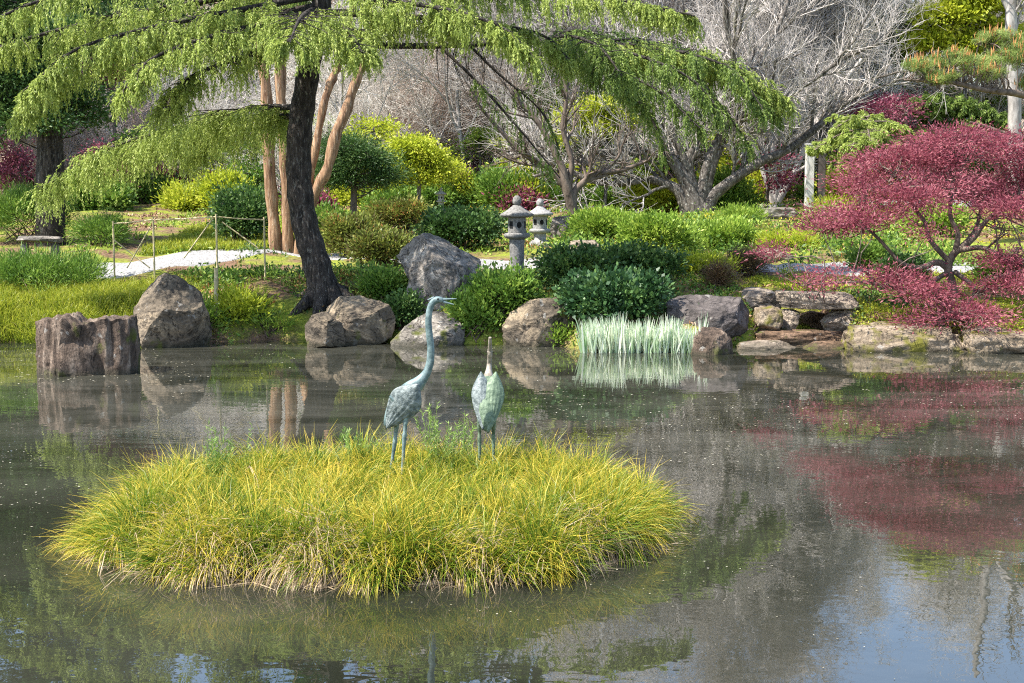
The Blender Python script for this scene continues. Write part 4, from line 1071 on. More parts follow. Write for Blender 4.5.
# tall evergreens behind on the left: dark green masses (seen in the water too)
r_ = np.random.default_rng(9)
for i, (px, Yv, hh, lab) in enumerate(((-90, 46, 17, 'tall dark conifer rising beyond the left edge'), (20, 52, 19, 'tall dark conifer behind the broad-leaved evergreen at far left'), (125, 58, 21, 'tall dark conifer behind the weeping boughs, upper left'), (228, 62, 20, 'tall dark conifer behind the orange stems'), (75, 66, 23, 'tallest and farthest dark conifer, upper left'), (300, 74, 24, 'far dark conifer right behind the black trunk'))):
    x = at(px, 150, Yv)[0]; b = np.array([x, Yv, g(x, Yv) - .1])
    t = thing('tall_conifer_tree', lab, 'tree', b)
    gl, gn = Geo(), Geo()
    tubes(gl, np.stack([b + [0, 0, hh * q] for q in np.linspace(0, 1, 8)])[None], np.linspace(.3, .03, 8)[None], 8)
    for q in np.linspace(.12, .98, 26):
        R0 = hh * .23 * (1.05 - q)
        for k in range(5):
            an = r_.uniform(0, 6.28)
            blob_leaves(gn, b + [math.cos(an) * R0 * .6, math.sin(an) * R0 * .6, hh * q], (R0 * .6 + .1, R0 * .6 + .1, .35), 260, .22, .08, r_, .2, 13, .1, -.2, .2, .5)
    gl.build('trunk', M['bark_cedar'], t); gn.build('crown', M['dark'], t)

# ------------------------------------------------------------------ rocks
def rock(name, label, c, size, mat, seed, cuts=(), rough=.10, box=.55, rotz=0.0, cat='boulder', group=None, sub=5, flute=0.0, taper=0.0, lean=(0, 0)):
    """rounded block trimmed by planes and roughened; c is the centre of its base, size is full width, depth, height"""
    bm = bmesh.new()
    bmesh.ops.create_icosphere(bm, subdivisions=sub, radius=1)
    r = random.Random(seed)
    off = Vector((r.uniform(-50, 50), r.uniform(-50, 50), r.uniform(-50, 50)))
    pl = [(Vector(n).normalized(), d) for n, d in cuts]
    for _ in range(7):
        n = Vector((r.gauss(0, 1), r.gauss(0, 1), r.gauss(0, .7))).normalized()
        pl.append((n, r.uniform(.68, .92)))
    for v in bm.verts:
        p = v.co.copy()
        m = max(abs(p.x), abs(p.y), abs(p.z))
        p = p * (1 - box) + (p / m) * box * .92
        for n, d in pl:
            s = p.dot(n) - d
            if s > 0: p -= n * s * .97
        h = noise.fractal(p * 1.4 + off, 1.0, 2.0, 5) * rough + noise.fractal(p * 6 + off, .9, 2.1, 4) * rough * .42
        if flute: h += flute * (noise.noise(Vector((p.x * 6, p.y * 6, p.z * .5)) + off))
        rg = noise.ridged_multi_fractal(p * 2.0 + off, 1.0, 2.0, 4, 1.0, 2.0)
        p += p.normalized() * (h - (rg - 1.0) * rough * .18)
        if taper: p.x *= 1 - taper * (p.z + 1) * .5; p.y *= 1 - taper * (p.z + 1) * .5
        p.x += lean[0] * (p.z + 1) * .5; p.y += lean[1] * (p.z + 1) * .5
        v.co = Vector((p.x * size[0] * .5, p.y * size[1] * .5, (p.z + 1) * .5 * size[2]))
    me = bpy.data.meshes.new(name); bm.to_mesh(me); bm.free()
    me.polygons.foreach_set('use_smooth', np.ones(len(me.polygons), bool))
    me.materials.append(mat)
    o = bpy.data.objects.new(name, me); COL.objects.link(o)
    o.location = [float(q) for q in c]; o.rotation_euler = (0, 0, rotz)
    return tag(o, label, cat, group)

M['rk_brown'] = rock_mat('brown_rock', (0.026, 0.018, 0.012), (0.12, 0.084, 0.06), (0.31, 0.24, 0.18), .15, strat=(3, 3, .5), scale=2.0)
M['rk_tan'] = rock_mat('tan_rock', (0.03, 0.026, 0.02), (0.14, 0.11, 0.076), (0.42, 0.325, 0.21), .05, strat=(1, 1, 1.6), scale=1.5)
M['rk_grey'] = rock_mat('grey_rock', (0.04, 0.035, 0.028), (0.17, 0.15, 0.125), (0.42, 0.375, 0.31), .15, strat=(1, 1, 2.0), scale=2.0)
M['rk_tall'] = rock_mat('pale_grey_rock', (0.06, 0.052, 0.043), (0.24, 0.21, 0.178), (0.52, 0.47, 0.40), .1, strat=(1.4, 1.4, 1.0), scale=2.4)
M['rk_dark'] = rock_mat('purple_grey_rock', (0.025, 0.021, 0.019), (0.085, 0.072, 0.066), (0.22, 0.187, 0.17), .0, strat=(1, 1, 1.5), scale=2.2)
M['rk_flat'] = rock_mat('pale_stone', (0.11, 0.09, 0.07), (0.28, 0.225, 0.17), (0.48, 0.40, 0.31), .15, scale=3)
M['rk_moss'] = rock_mat('mossy_ledge_stone', (0.07, 0.05, 0.03), (0.24, 0.185, 0.125), (0.44, 0.36, 0.27), .36, mossc=(0.16, 0.15, 0.02), scale=2.4)
M['rk_wet'] = rock_mat('wet_brown_stone', (0.06, 0.035, 0.02), (0.16, 0.10, 0.06), (0.32, 0.21, 0.14), .1, scale=4)

def rock_px(name, label, x0, x1, ytop, ybot, mat, seed, Yv=None, depth=None, sink=.12, **kw):
    """box in the picture -> a rock standing there"""
    xm = (x0 + x1) / 2
    if Yv is None:
        Yv = F * CAMZ / (ybot - HZ) * 1.0 + .35
    k = mpp(Yv)
    w = (x1 - x0) * k
    zt, zb = at(xm, ytop, Yv)[2], at(xm, ybot, Yv)[2]
    dpt = depth or w * .75
    c = at(xm, ybot, Yv)
    return rock(name, label, (c[0], Yv + dpt * .18, zb - sink), (w * 1.06, dpt, zt - zb + sink), mat, seed, **kw)

def rock_shape(name, label, poly, Yv, depth, mat, seed, cuts=(), rough=.06, full=.55, flute=0.0, cat='boulder', ncut=12):
    """a stone whose side view follows a measured outline and which bulges to its own depth"""
    pw = np.array([at(x, y, Yv) for x, y in poly])[:, [0, 2]]
    c = np.array([(pw[:, 0].min() + pw[:, 0].max()) / 2, (pw[:, 1].min() + pw[:, 1].max()) / 2])
    q = pw - c
    sc = np.array([np.ptp(pw[:, 0]), depth, np.ptp(pw[:, 1])]) / 2
    th = np.linspace(-math.pi, math.pi, 721)
    Rr = np.zeros(721)
    for i, t_ in enumerate(th):
        d = np.array([math.cos(t_), math.sin(t_)])
        for a, b in zip(q, np.roll(q, -1, 0)):
            e = b - a; den = d[0] * e[1] - d[1] * e[0]
            if abs(den) < 1e-9: continue
            u = (a[0] * e[1] - a[1] * e[0]) / den; w = (a[0] * d[1] - a[1] * d[0]) / den
            if u > 0 and -1e-6 <= w <= 1 + 1e-6: Rr[i] = max(Rr[i], u)
    bm = bmesh.new(); bmesh.ops.create_icosphere(bm, subdivisions=6, radius=1)
    r = random.Random(seed); off = Vector((r.uniform(-50, 50), r.uniform(-50, 50), r.uniform(-50, 50)))
    pl = [(Vector(n).normalized(), d) for n, d in cuts]
    for _ in range(ncut):
        pl.append((Vector((r.gauss(0, .7), -abs(r.gauss(0, .5)) - .6, abs(r.gauss(0, .6)) - .1)).normalized(), r.uniform(.45, .80)))
    s_ = float(sc.mean())
    for v in bm.verts:
        p = v.co
        m = math.hypot(p.x, p.z); t_ = math.atan2(p.z * sc[2], p.x * sc[0])
        R_ = float(np.interp(t_, th, Rr))
        mm = m ** full
        ca, sa = math.cos(t_), math.sin(t_)
        w = Vector((ca * R_ * mm, math.copysign(abs(p.y) ** .8, p.y) * sc[1], sa * R_ * mm))
        u = Vector((w.x / sc[0], w.y / sc[1], w.z / sc[2]))
        for n, d in pl:
            k_ = u.dot(n) - d
            if k_ > 0: u -= n * k_ * .96
        w = Vector((u.x * sc[0], u.y * sc[1], u.z * sc[2]))
        f_ = w / s_
        h = noise.fractal(f_ * 1.6 + off, 1.0, 2.0, 5) * rough + noise.fractal(f_ * 7 + off, .8, 2.1, 4) * rough * .42
        h -= (noise.ridged_multi_fractal(f_ * 2.2 + off, 1.0, 2.0, 4, 1.0, 2.0) - 1.0) * rough * .28
        if flute: h += flute * noise.noise(Vector((f_.x * 6, f_.y * 6, f_.z * .5)) + off)
        dn = Vector((w.x / sc[0] ** 2, w.y / sc[1] ** 2, w.z / sc[2] ** 2)).normalized()
        v.co = w + dn * h * s_
    me = bpy.data.meshes.new(name); bm.to_mesh(me); bm.free()
    me.polygons.foreach_set('use_smooth', np.ones(len(me.polygons), bool)); me.materials.append(mat)
    o = bpy.data.objects.new(name, me); COL.objects.link(o)
    me.set_sharp_from_angle(angle=math.radians(38))
    o.location = (c[0], Yv, c[1])
    return tag(o, label, cat)
rock_shape('boulder', 'blocky brown fluted rock standing in the water at far left', [(38, 322), (58, 316), (72, 313), (80, 321), (86, 323), (100, 318), (132, 317), (135, 345), (135, 390), (37, 390)], 19.9, 1.1, M['rk_brown'], 1, ncut=0, flute=.12, full=.28, rough=.05, cuts=[((.35, -1, .05), .66), ((-.8, -.75, .05), .78)])
rock_shape('boulder', 'pointed tan rock leaning up from the left shore', [(129, 308), (141, 292), (152, 275), (162, 270), (180, 280), (198, 292), (206, 312), (213, 334), (208, 356), (170, 358), (148, 350), (133, 332)], 23.2, 1.1, M['rk_tan'], 2, cuts=[((.35, -.6, .7), .40), ((-.7, -.6, .35), .50), ((.3, -.9, -.35), .42), ((.9, -.35, -.25), .62)])
rock_shape('boulder', 'flat-topped tan block below the black trunk', [(318, 308), (330, 297), (360, 294), (388, 304), (397, 318), (393, 337), (370, 350), (335, 350), (325, 332)], 23.7, 1.0, M['rk_tan'], 3, cuts=[((.1, -.5, .85), .45), ((.3, -.9, -.15), .55)])
rock_shape('boulder', 'small tan stone tucked against the left of the flat-topped block', [(304, 326), (312, 315), (326, 312), (342, 324), (345, 346), (308, 348)], 23.2, .6, M['rk_tan'], 4)
rock_shape('boulder', 'tall grey boulder with shadowed front above the bank', [(393, 256), (402, 241), (424, 229), (446, 235), (462, 250), (484, 258), (476, 272), (480, 300), (472, 320), (415, 320), (404, 300), (409, 280), (401, 264)], 25.0, 1.4, M['rk_tall'], 5, rough=.07, ncut=5, full=.42, cuts=[((.45, -.35, .85), .42), ((-.6, -.5, .6), .52), ((.3, -1, -.05), .46), ((-.5, -.9, -.1), .56)])
rock_shape('boulder', 'sloping grey slab at the waterline behind the tall heron', [(391, 341), (405, 326), (424, 312), (446, 312), (466, 328), (463, 347), (430, 356), (394, 355)], 23.6, 1.2, M['rk_grey'], 6, rough=.05, cuts=[((.05, -.65, .75), .28)])
rock_shape('boulder', 'rounded brown shore boulder left of the glossy shrub', [(501, 330), (511, 312), (530, 300), (556, 298), (571, 306), (574, 330), (567, 352), (530, 358), (504, 354)], 23.4, 1.0, M['rk_tan'], 7, rough=.09)
rock_shape('boulder', 'large purplish-grey boulder with overhang right of the iris row', [(667, 303), (678, 294), (700, 292), (740, 298), (760, 316), (752, 331), (738, 347), (700, 354), (672, 345)], 23.3, 1.3, M['rk_dark'], 8, cuts=[((-.1, -.45, .85), .50), ((.2, -.95, -.1), .55), ((.7, -.5, -.45), .55)])
rock_shape('boulder', 'small brown triangular rock at the right end of the iris row', [(690, 360), (694, 338), (703, 325), (722, 328), (733, 341), (736, 366), (691, 366)], 22.15, .55, M['rk_brown'], 9, cuts=[((.5, -.7, .4), .42), ((-.6, -.7, .3), .46)])
# spring outlet of ledges on the right shore
rock_px('slab_stone', 'long flat capstone bridging the dark spring outlet', 777, 858, 291, 309, M['rk_flat'], 10, Yv=24.0, depth=1.1, box=.9, rough=.05, cuts=[((0, 0, 1), .8)], sink=0, cat='stone')
rock_px('block_stone', 'squarish tan stone right of the spring outlet', 822, 856, 308, 333, M['rk_flat'], 11, Yv=23.9, depth=.7, box=.7, cat='stone')
rock_px('block_stone', 'squarish mossy stone left of the spring outlet', 756, 782, 306, 333, M['rk_moss'], 12, Yv=23.8, depth=.7, box=.6, cat='stone')
rock_px('block_stone', 'leaning slab inside the left of the spring outlet', 776, 800, 309, 332, M['rk_flat'], 26, Yv=24.1, depth=.6, box=.6, cat='stone')
rock_px('outlet_stone', 'dark recessed stone at the back of the spring outlet', 795, 826, 308, 330, M['rk_wet'], 27, Yv=24.75, depth=.4, box=.8, cat='stone')
rock_px('step_stone', 'wet brown ledge under the spring outlet', 750, 850, 331, 342, M['rk_wet'], 13, Yv=23.5, depth=.9, box=.8, rough=.08, sink=.2, cat='stone')
rock_px('step_stone', 'pale ledge at the waterline below the spring outlet', 735, 800, 341, 351, M['rk_flat'], 14, depth=.8, box=.7, cat='stone')
rock_px('step_stone', 'small wet ledge at the waterline right of the pale ledge', 800, 850, 342, 351, M['rk_wet'], 28, depth=.7, box=.6, cat='stone')
rock_px('ledge_stone', 'long mossy ledge stone at the water below the red maple', 845, 950, 322, 352, M['rk_moss'], 15, depth=1.3, box=.85, rough=.07, cuts=[((0, -.2, 1), .8)], cat='stone')
rock_px('ledge_stone', 'long pale ledge stone at the right edge of the shore', 962, 1050, 327, 354, M['rk_moss'], 16, depth=1.4, box=.75, rough=.08, cuts=[((-.1, -.3, 1), .8)], cat='stone')
rock_px('ledge_stone', 'short mossy stone filling between the two long ledge stones', 940, 972, 334, 353, M['rk_moss'], 17, depth=.9, box=.5, cat='stone')
rock_px('bank_stone', 'tan stone behind the capstone under red maple sprays', 855, 905, 300, 322, M['rk_flat'], 18, Yv=24.6, depth=.9, box=.5, cat='stone')
rock_px('bank_stone', 'flat stone beside the brown bushes, left of the capstone', 735, 780, 288, 304, M['rk_flat'], 19, Yv=25.0, depth=1.2, box=.7, cat='stone')
rock_px('bank_stone', 'pale tan stone above the long mossy ledge', 905, 945, 306, 325, M['rk_flat'], 20, Yv=24.3, depth=.8, box=.5, cat='stone')
rock_px('bank_stone', 'pale stone above the right-edge ledge', 985, 1035, 303, 325, M['rk_flat'], 29, Yv=24.4, depth=.9, box=.5, cat='stone')
def rock_hit(name, label, px, by, wpx, hpx, mat, seed, **kw):
    b = hit(px, by); k = mpp(b[1])
    return rock(name, label, (b[0], b[1], b[2] - .12), (wpx * k, wpx * k * .7, hpx * k + .12), mat, seed, cat='stone', **kw)
rock_hit('garden_stone', 'low grey boulder behind the azaleas near the upper path', 775, 219, 46, 12, M['rk_grey'], 21)
rock_hit('garden_stone', 'flat grey stone right of the low azalea, beside the path', 770, 262, 48, 14, M['rk_flat'], 22)
rock_hit('garden_stone', 'brown-grey rock behind the small leaning tree', 628, 207, 34, 26, M['rk_brown'], 23)
rock_hit('garden_stone', 'grey rock right of the pale lantern', 562, 236, 26, 20, M['rk_grey'], 24)
rock_hit('garden_stone', 'tan rock below the pale lantern', 585, 252, 34, 12, M['rk_flat'], 30)

# ------------------------------------------------------------------ stone lanterns
def lathe(geo, c, prof, k, rot=0.0):
    """prof rows: (radius, z)"""
    th = np.arange(k) * 2 * math.pi / k + rot
    v = np.array([[c[0] + rr * math.cos(t), c[1] + rr * math.sin(t), c[2] + zz] for rr, zz in prof for t in th])
    n = len(prof); idx = np.arange(n * k).reshape(n, k)
    f = np.stack([idx[:-1], np.roll(idx[:-1], -1, 1), np.roll(idx[1:], -1, 1), idx[1:]], -1).reshape(-1, 4)
    geo.add(v, f)
    geo.add(v[:k][::-1], [list(range(k))]); geo.add(v[-k:], [list(range(k))])

def lantern(name, label, px, top_py, Yv, mat, s=1.0, k=6, shaft_h=.62):
    k_ = mpp(Yv); top = at(px, top_py, Yv); x = top[0]
    zb = g(x, Yv); Ht = top[2] - zb
    c = (x, Yv, zb)
    t = thing(name, label, 'stone lantern', (x, Yv, zb - .02))
    H0 = Ht / s
    fin, roof, box, plat = .22, .26, .34, .14
    sh = Ht - s * (fin + roof + box + plat)
    def part(nm, prof, kk, m=mat, rot=.26):
        gg = Geo(); lathe(gg, c, prof, kk, rot); return gg.build(nm, m, t)
    def sub(o, p):                                    # both share the lantern's origin
        o.parent = p; return o
    part('base', [(.30 * s, -.05), (.30 * s, .10), (.22 * s, .16)], kk=6)
    part('shaft', [(.17 * s, .155), (.155 * s, sh * .5), (.17 * s, sh)], 16)
    z = sh
    part('platform', [(.17 * s, z + .002), (.29 * s, z + .05 * s), (.30 * s, z + .11 * s), (.25 * s, z + .14 * s)], 6)
    z += plat * s
    fbx = part('firebox', [(.20 * s, z + .002), (.205 * s, z + box * s * .5), (.20 * s, z + box * s)], 6)
    for a in range(6):                                # flat dark panels for openings, the hollow's shade put into their colour
        an = .26 + (a + .5) * math.pi / 3
        o_ = np.array([math.cos(an), math.sin(an), 0]); sd__ = np.array([-math.sin(an), math.cos(an), 0])
        cc = np.array([x, Yv, zb + z + box * s * .52]) + o_ * (.205 * s * math.cos(math.pi / 6) + .004)
        th = np.linspace(0, 6.283, 13)[:-1]
        if a % 2 == 0: v = [cc + sd__ * .055 * s * math.cos(q) + np.array([0, 0, .07 * s * math.sin(q)]) for q in th]
        else: v = [cc + sd__ * q1 * .05 * s + np.array([0, 0, q2 * .075 * s]) for q1, q2 in ((-1, -1), (1, -1), (1, 1), (-1, 1))]
        gg = Geo(); gg.add(v, [list(range(len(v)))]); sub(gg.build('opening_panel', M['black'], t), fbx)
    z += box * s
    rf = part('roof', [(.22 * s, z - .01), (.36 * s, z + .015), (.385 * s, z + .06 * s), (.32 * s, z + .10 * s), (.20 * s, z + .17 * s), (.11 * s, z + .24 * s), (.09 * s, z + roof * s)], 6)
    z += roof * s
    fnl = part('finial', [(.06 * s, z + .002), (.095 * s, z + .04 * s), (.10 * s, z + .10 * s), (.085 * s, z + .16 * s), (.03 * s, z + .21 * s)], 14)
    sub(fnl, rf)
    return t
lantern('stone_lantern', 'dark grey stone lantern standing among shrubs on the bank', 517, 195, 26.9, M['granite'], .88)
lantern('stone_lantern', 'pale stone lantern with wide roof behind the dark one', 540, 198, 32.5, M['granite_pale'], .86)
lantern('stone_lantern', 'tiny distant pale lantern among shrubs left of the yellow blossom', 441, 187, 43, M['granite_pale'], .5)

# ------------------------------------------------------------------ two gate posts, stone bench, fence
for nm, lab, px, top, by, w, mt in (('wooden_post', 'white square post beside the darker post in the middle right', 810, 152, 203, 8, 'post_white'), ('wooden_post', 'dark square post just right of the white one', 822, 150, 199, 7, 'post_dark')):
    Yv = 42.5; a = at(px, top, Yv); zb = g(a[0], Yv); w = w * mpp(Yv)
    bm = bmesh.new(); bmesh.ops.create_cube(bm, size=1)
    for v in bm.verts: v.co = Vector((v.co.x * w, v.co.y * w, (v.co.z + .5) * (a[2] - zb + .3)))
    bmesh.ops.bevel(bm, geom=bm.edges[:], offset=.012, segments=2, affect='EDGES')
    t = thing(nm, lab, 'post', (a[0], Yv, zb - .1))
    for part_n, f in (('shaft', None), ('cap', 1)):
        if f:
            bm = bmesh.new(); bmesh.ops.create_cube(bm, size=1)
            for v in bm.verts: v.co = Vector((v.co.x * w * 1.25, v.co.y * w * 1.25, (v.co.z + .5) * .06 + (a[2] - zb + .301)))
            bmesh.ops.bevel(bm, geom=bm.edges[:], offset=.01, segments=2, affect='EDGES')
        me = bpy.data.meshes.new(part_n); bm.to_mesh(me); bm.free(); me.materials.append(M[mt])
        o = bpy.data.objects.new(part_n, me); COL.objects.link(o); o.parent = t

bY = 27.6
bc = at(40, 247, bY); bz = g(bc[0], bY)
t = thing('stone_bench', 'low rough stone bench half hidden by feathery bushes at left', 'bench', (bc[0], bY, bz - .05))
def rock_part(nm, c, size, mat, seed, parent):
    o = rock(nm, '', c, size, mat, seed, box=.85, rough=.05, sub=4)
    for k in ('label', 'category'): del o[k]
    o.parent = parent; o.location = Vector(c) - parent.location
zt = at(40, 236, bY)[2]
rock_part('seat', (bc[0], bY, zt - .14), (.92, .42, .15), M['rk_grey'], 50, t)
for dx in (-.3, .3):
    rock_part('leg', (bc[0] + dx, bY, bz - .1), (.18, .3, zt - bz - .03), M['rk_grey'], 51, t)

fY = 26.6
f0 = at(150, 250, fY); fb_ = thing('bamboo_fence', 'thin bamboo and rope fence with crossed braces beside the pale path', 'fence', (f0[0], fY, g(f0[0], fY)))
def cane(nm, p, q, rad, mat, parent, nodes=True):
    P = np.linspace(0, 1, 25)[:, None]; P = np.asarray(p) * (1 - P) + np.asarray(q) * P
    R = np.full(25, rad); R[::5] *= 1.25 if nodes else 1
    gg = Geo(); tubes(gg, P[None], R[None], 8); return gg.build(nm, mat, parent, smooth=True)
posts = [(113, 221, 26.9), (153, 217, 26.6), (216, 214, 26.0), (264, 217, 26.4)]
tops = []
for px, py, Yv in posts:
    a = at(px, py, Yv); tops.append(a)
    cane('post', a, (a[0], a[1], g(a[0], a[1]) - .15), .017, M['bamboo'], fb_)
for a, b in zip(tops[:-1], tops[1:]):
    mid = (a + b) / 2 + [0, 0, -.03]
    gg = Geo(); tubes(gg, resample([a - [0, 0, .05], mid - [0, 0, .03], b - [0, 0, .05]], 14)[None], np.full((1, 14), .014), 6); gg.build('rail', M['bamboo'], fb_)
for p, q, Yv in (((127, 268), (151, 226), 26.6), ((184, 258), (214, 217), 26.1), ((222, 222), (258, 248), 26.2), ((114, 240), (150, 268), 26.8)):
    cane('brace', at(*p, Yv), at(*q, Yv), .012, M['bamboo'], fb_)
pY = 24.4
a = at(216, 268, pY)
cane_o = cane('bamboo_pole', a, (a[0] - .02, pY, g(a[0], pY) - .2), .035, M['bamboo'], None)
tag(cane_o, 'short pale bamboo pole upright on the bank right of the pointed rock', 'pole')

# ------------------------------------------------------------------ iris row
ri = np.random.default_rng(77)
gi = Geo()
K = 1500
px = ri.uniform(585, 699, K) ; clump = np.round(px / 9) * 9
px = px * .3 + clump * .7 + ri.normal(0, 1.7, K); ch = ri.uniform(.72, 1.15, 200)[(clump % 200).astype(int)]
Yi = 22.25 + ri.random(K) * .55
xx = (px - 512) / F * Yi
bb = np.c_[xx, Yi, np.full(K, -.03)]
edge = (px - 642) / 58
dd = np.c_[ri.normal(0, .13, K) + edge * .08, ri.normal(0, .12, K), np.ones(K)]
blades(gi, bb, dd, ri.uniform(.32, .62, K) * ch, ri.uniform(.018, .032, K), ri.uniform(0, .22, K), ri.random(K), r=ri)
o = gi.build('iris_row', M['iris']); tag(o, 'row of upright white and green striped iris leaves at the waterline', 'iris plants')

# ------------------------------------------------------------------ grass island
ICX, ICY, IRX, IRY = -1.01, 10.75, 2.05, 1.65
def island_z(x, y):
    q = np.abs((x - ICX) / IRX) ** 2.5 + np.abs((y - ICY) / IRY) ** 2.5
    return np.where(q < 1.4, np.minimum(.25 * (.93 - q), .10), -.1)
uu = np.linspace(-1.1, 1.1, 70)
XX, YY = np.meshgrid(ICX + uu * IRX, ICY + uu * IRY)
ii = np.arange(XX.size).reshape(XX.shape)
gi = Geo(); gi.add(np.stack([XX, YY, island_z(XX, YY) + .012 * np.sin(XX * 17) * np.sin(YY * 15)], -1), np.stack([ii[:-1, :-1], ii[:-1, 1:], ii[1:, 1:], ii[1:, :-1]], -1).reshape(-1, 4))
M['mud'] = plain('island_mud', (0.03, 0.025, 0.012), (0.08, 0.065, 0.03), 12, .9, .2, .6)
kind(gi.build('island_ground', M['mud'], smooth=True), 'structure')

rg = np.random.default_rng(99)
gi = Geo()
NT = 1350
th = rg.uniform(0, 6.283, NT); rr = np.sqrt(rg.random(NT)) * 1.0
wob = 1 + .035 * np.sin(5 * th + 1) + .03 * np.sin(11 * th)
rr = rr * np.where(rg.random(NT) < .25, 0, 1) + (rr == 5) ; kk = rr == 0; rr[kk] = rg.uniform(.86, 1, kk.sum())
se = (np.abs(np.cos(th)) ** 2.5 + np.abs(np.sin(th)) ** 2.5) ** (-1 / 2.5)
tx, ty = ICX + np.cos(th) * rr * se * IRX * wob * .985, ICY + np.sin(th) * rr * se * IRY * wob * .985
per = 88
pi = np.repeat(np.arange(NT), per); K = NT * per
bx, by_ = tx[pi] + rg.normal(0, .034, K), ty[pi] + rg.normal(0, .034, K)
bz_ = island_z(bx, by_) - .02
out = np.c_[np.cos(th) * rr, np.sin(th) * rr][pi]
tl = rg.normal(0, .5, (NT, 2))[pi]
dd = np.c_[out * (0.08 + .42 * (rr[pi] ** 6))[:, None] + tl + rg.normal(0, .26, (K, 2)) + [.06, 0], np.ones(K)]
edge = np.clip((rr[pi] - .8) / .2, 0, 1)
front = np.clip(-np.sin(th[pi]) * 1.3, 0, 1)
LL = (.22 + .20 * rg.random(K) ** 1.5) * (1 + .42 * np.clip((rr[pi] - .45) / .5, 0, 1) * (.45 + .55 * front)) * rg.uniform(.68, 1.3, NT)[pi]
tv = rg.random(NT)
v = np.clip(.58 * tv[pi] + .34 * rg.random(K), 0, .91)
dead = rg.random(K) < .05 + .15 * edge * (rg.random(NT)[pi] < .6)
for cx_, cy_, cr_ in ((-1.3, 9.35, .16), (-.3, 9.5, .18), (-2.3, 9.9, .14), (.45, 9.9, .16), (-1.6, 10.2, .12), (.1, 10.6, .14), (-2.0, 9.4, .12)):   # patches of dead thatch
    dead |= (np.hypot(bx - cx_, by_ - cy_) < cr_ * 1.3) & (rg.random(K) < .55)
v[dead] = .96
bend = rg.uniform(.25, .9, K) + .45 * edge * rg.random(K) + dead * .9
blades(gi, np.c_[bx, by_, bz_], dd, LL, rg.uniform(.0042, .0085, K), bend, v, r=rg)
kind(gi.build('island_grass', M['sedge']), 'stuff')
gi = Geo()                                                   # dead straw lying on the water round the island
K = 420
th = rg.uniform(-2.9, .1, K); q = (np.abs(np.cos(th)) ** 2.5 + np.abs(np.sin(th)) ** 2.5) ** (-1 / 2.5) * (1.0 + np.abs(rg.normal(0, .035, K)))
bb = np.c_[ICX + np.cos(th) * IRX * q, ICY + np.sin(th) * IRY * q, np.full(K, .006)]
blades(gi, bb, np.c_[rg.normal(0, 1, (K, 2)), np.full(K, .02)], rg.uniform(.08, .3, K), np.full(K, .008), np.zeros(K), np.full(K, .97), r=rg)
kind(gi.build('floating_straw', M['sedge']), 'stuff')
# wispy taller weeds behind and between the herons
wi = [('tall wispy weed with fine leaves behind the tall heron', 434, 11.95, .62), ('pale wispy weed left of the tall heron', 352, 12.0, .40), ('thin wispy weed between the two herons', 455, 12.1, .5), ('thin reedy weed at the back left of the grass island', 215, 11.4, .50)]
for i, (lab, px, Yv, hh) in enumerate(wi):
    x = (px - 512) / F * Yv; b = np.array([x, Yv, float(island_z(np.array(x), np.array(Yv)))])
    t = thing('wispy_weed', lab, 'weed', b)
    n = 16
    P = grow(np.repeat(b[None], n, 0) + rg.normal(0, .06, (n, 3)) * [1, 1, 0], rg.normal(0, .16, (n, 3)) + [0, 0, 1], hh * rg.uniform(.7, 1.25, n), 8, .07, 0, rg)
    gs, gn = Geo(), Geo(); tubes(gs, P, np.linspace(.004, .0015, 8)[None] * np.ones((n, 1)), 3)
    s, d, _, _, _ = sprout(P, np.ones((n, 8)), 34, .25, 1, 50, rg)
    leaf(gn, s, d, rg.uniform(.03, .06, len(s)), .008, rg)
    gs.build('stems', M['weed'], t); gn.build('leaves', M['weed'], t)

# ------------------------------------------------------------------ heron statues
def skin_mesh(name, verts, edges, mat, parent, sub=2, root=0):
    """verts rows: x, y, z, rx, ry (world)"""
    me = bpy.data.meshes.new(name)
    base = parent.location
    me.from_pydata([(v[0] - base[0], v[1] - base[1], v[2] - base[2]) for v in verts], edges, [])
    o = bpy.data.objects.new(name, me); COL.objects.link(o)
    o.modifiers.new('skin', 'SKIN')
    sl = me.skin_vertices[0].data
    for i, v in enumerate(verts):
        sl[i].radius = (v[3], v[4] if len(v) > 4 else v[3]); sl[i].use_root = (i == root)
    m = o.modifiers.new('sub', 'SUBSURF'); m.levels = sub; m.render_levels = sub
    dg = bpy.context.evaluated_depsgraph_get()
    me2 = bpy.data.meshes.new_from_object(o.evaluated_get(dg))
    o.modifiers.clear(); o.data = me2
    me2.name = name
    bpy.data.meshes.remove(me)
    me2.materials.clear(); me2.materials.append(mat)
    me2.polygons.foreach_set('use_smooth', np.ones(len(me2.polygons), bool))
    o.parent = parent
    return o

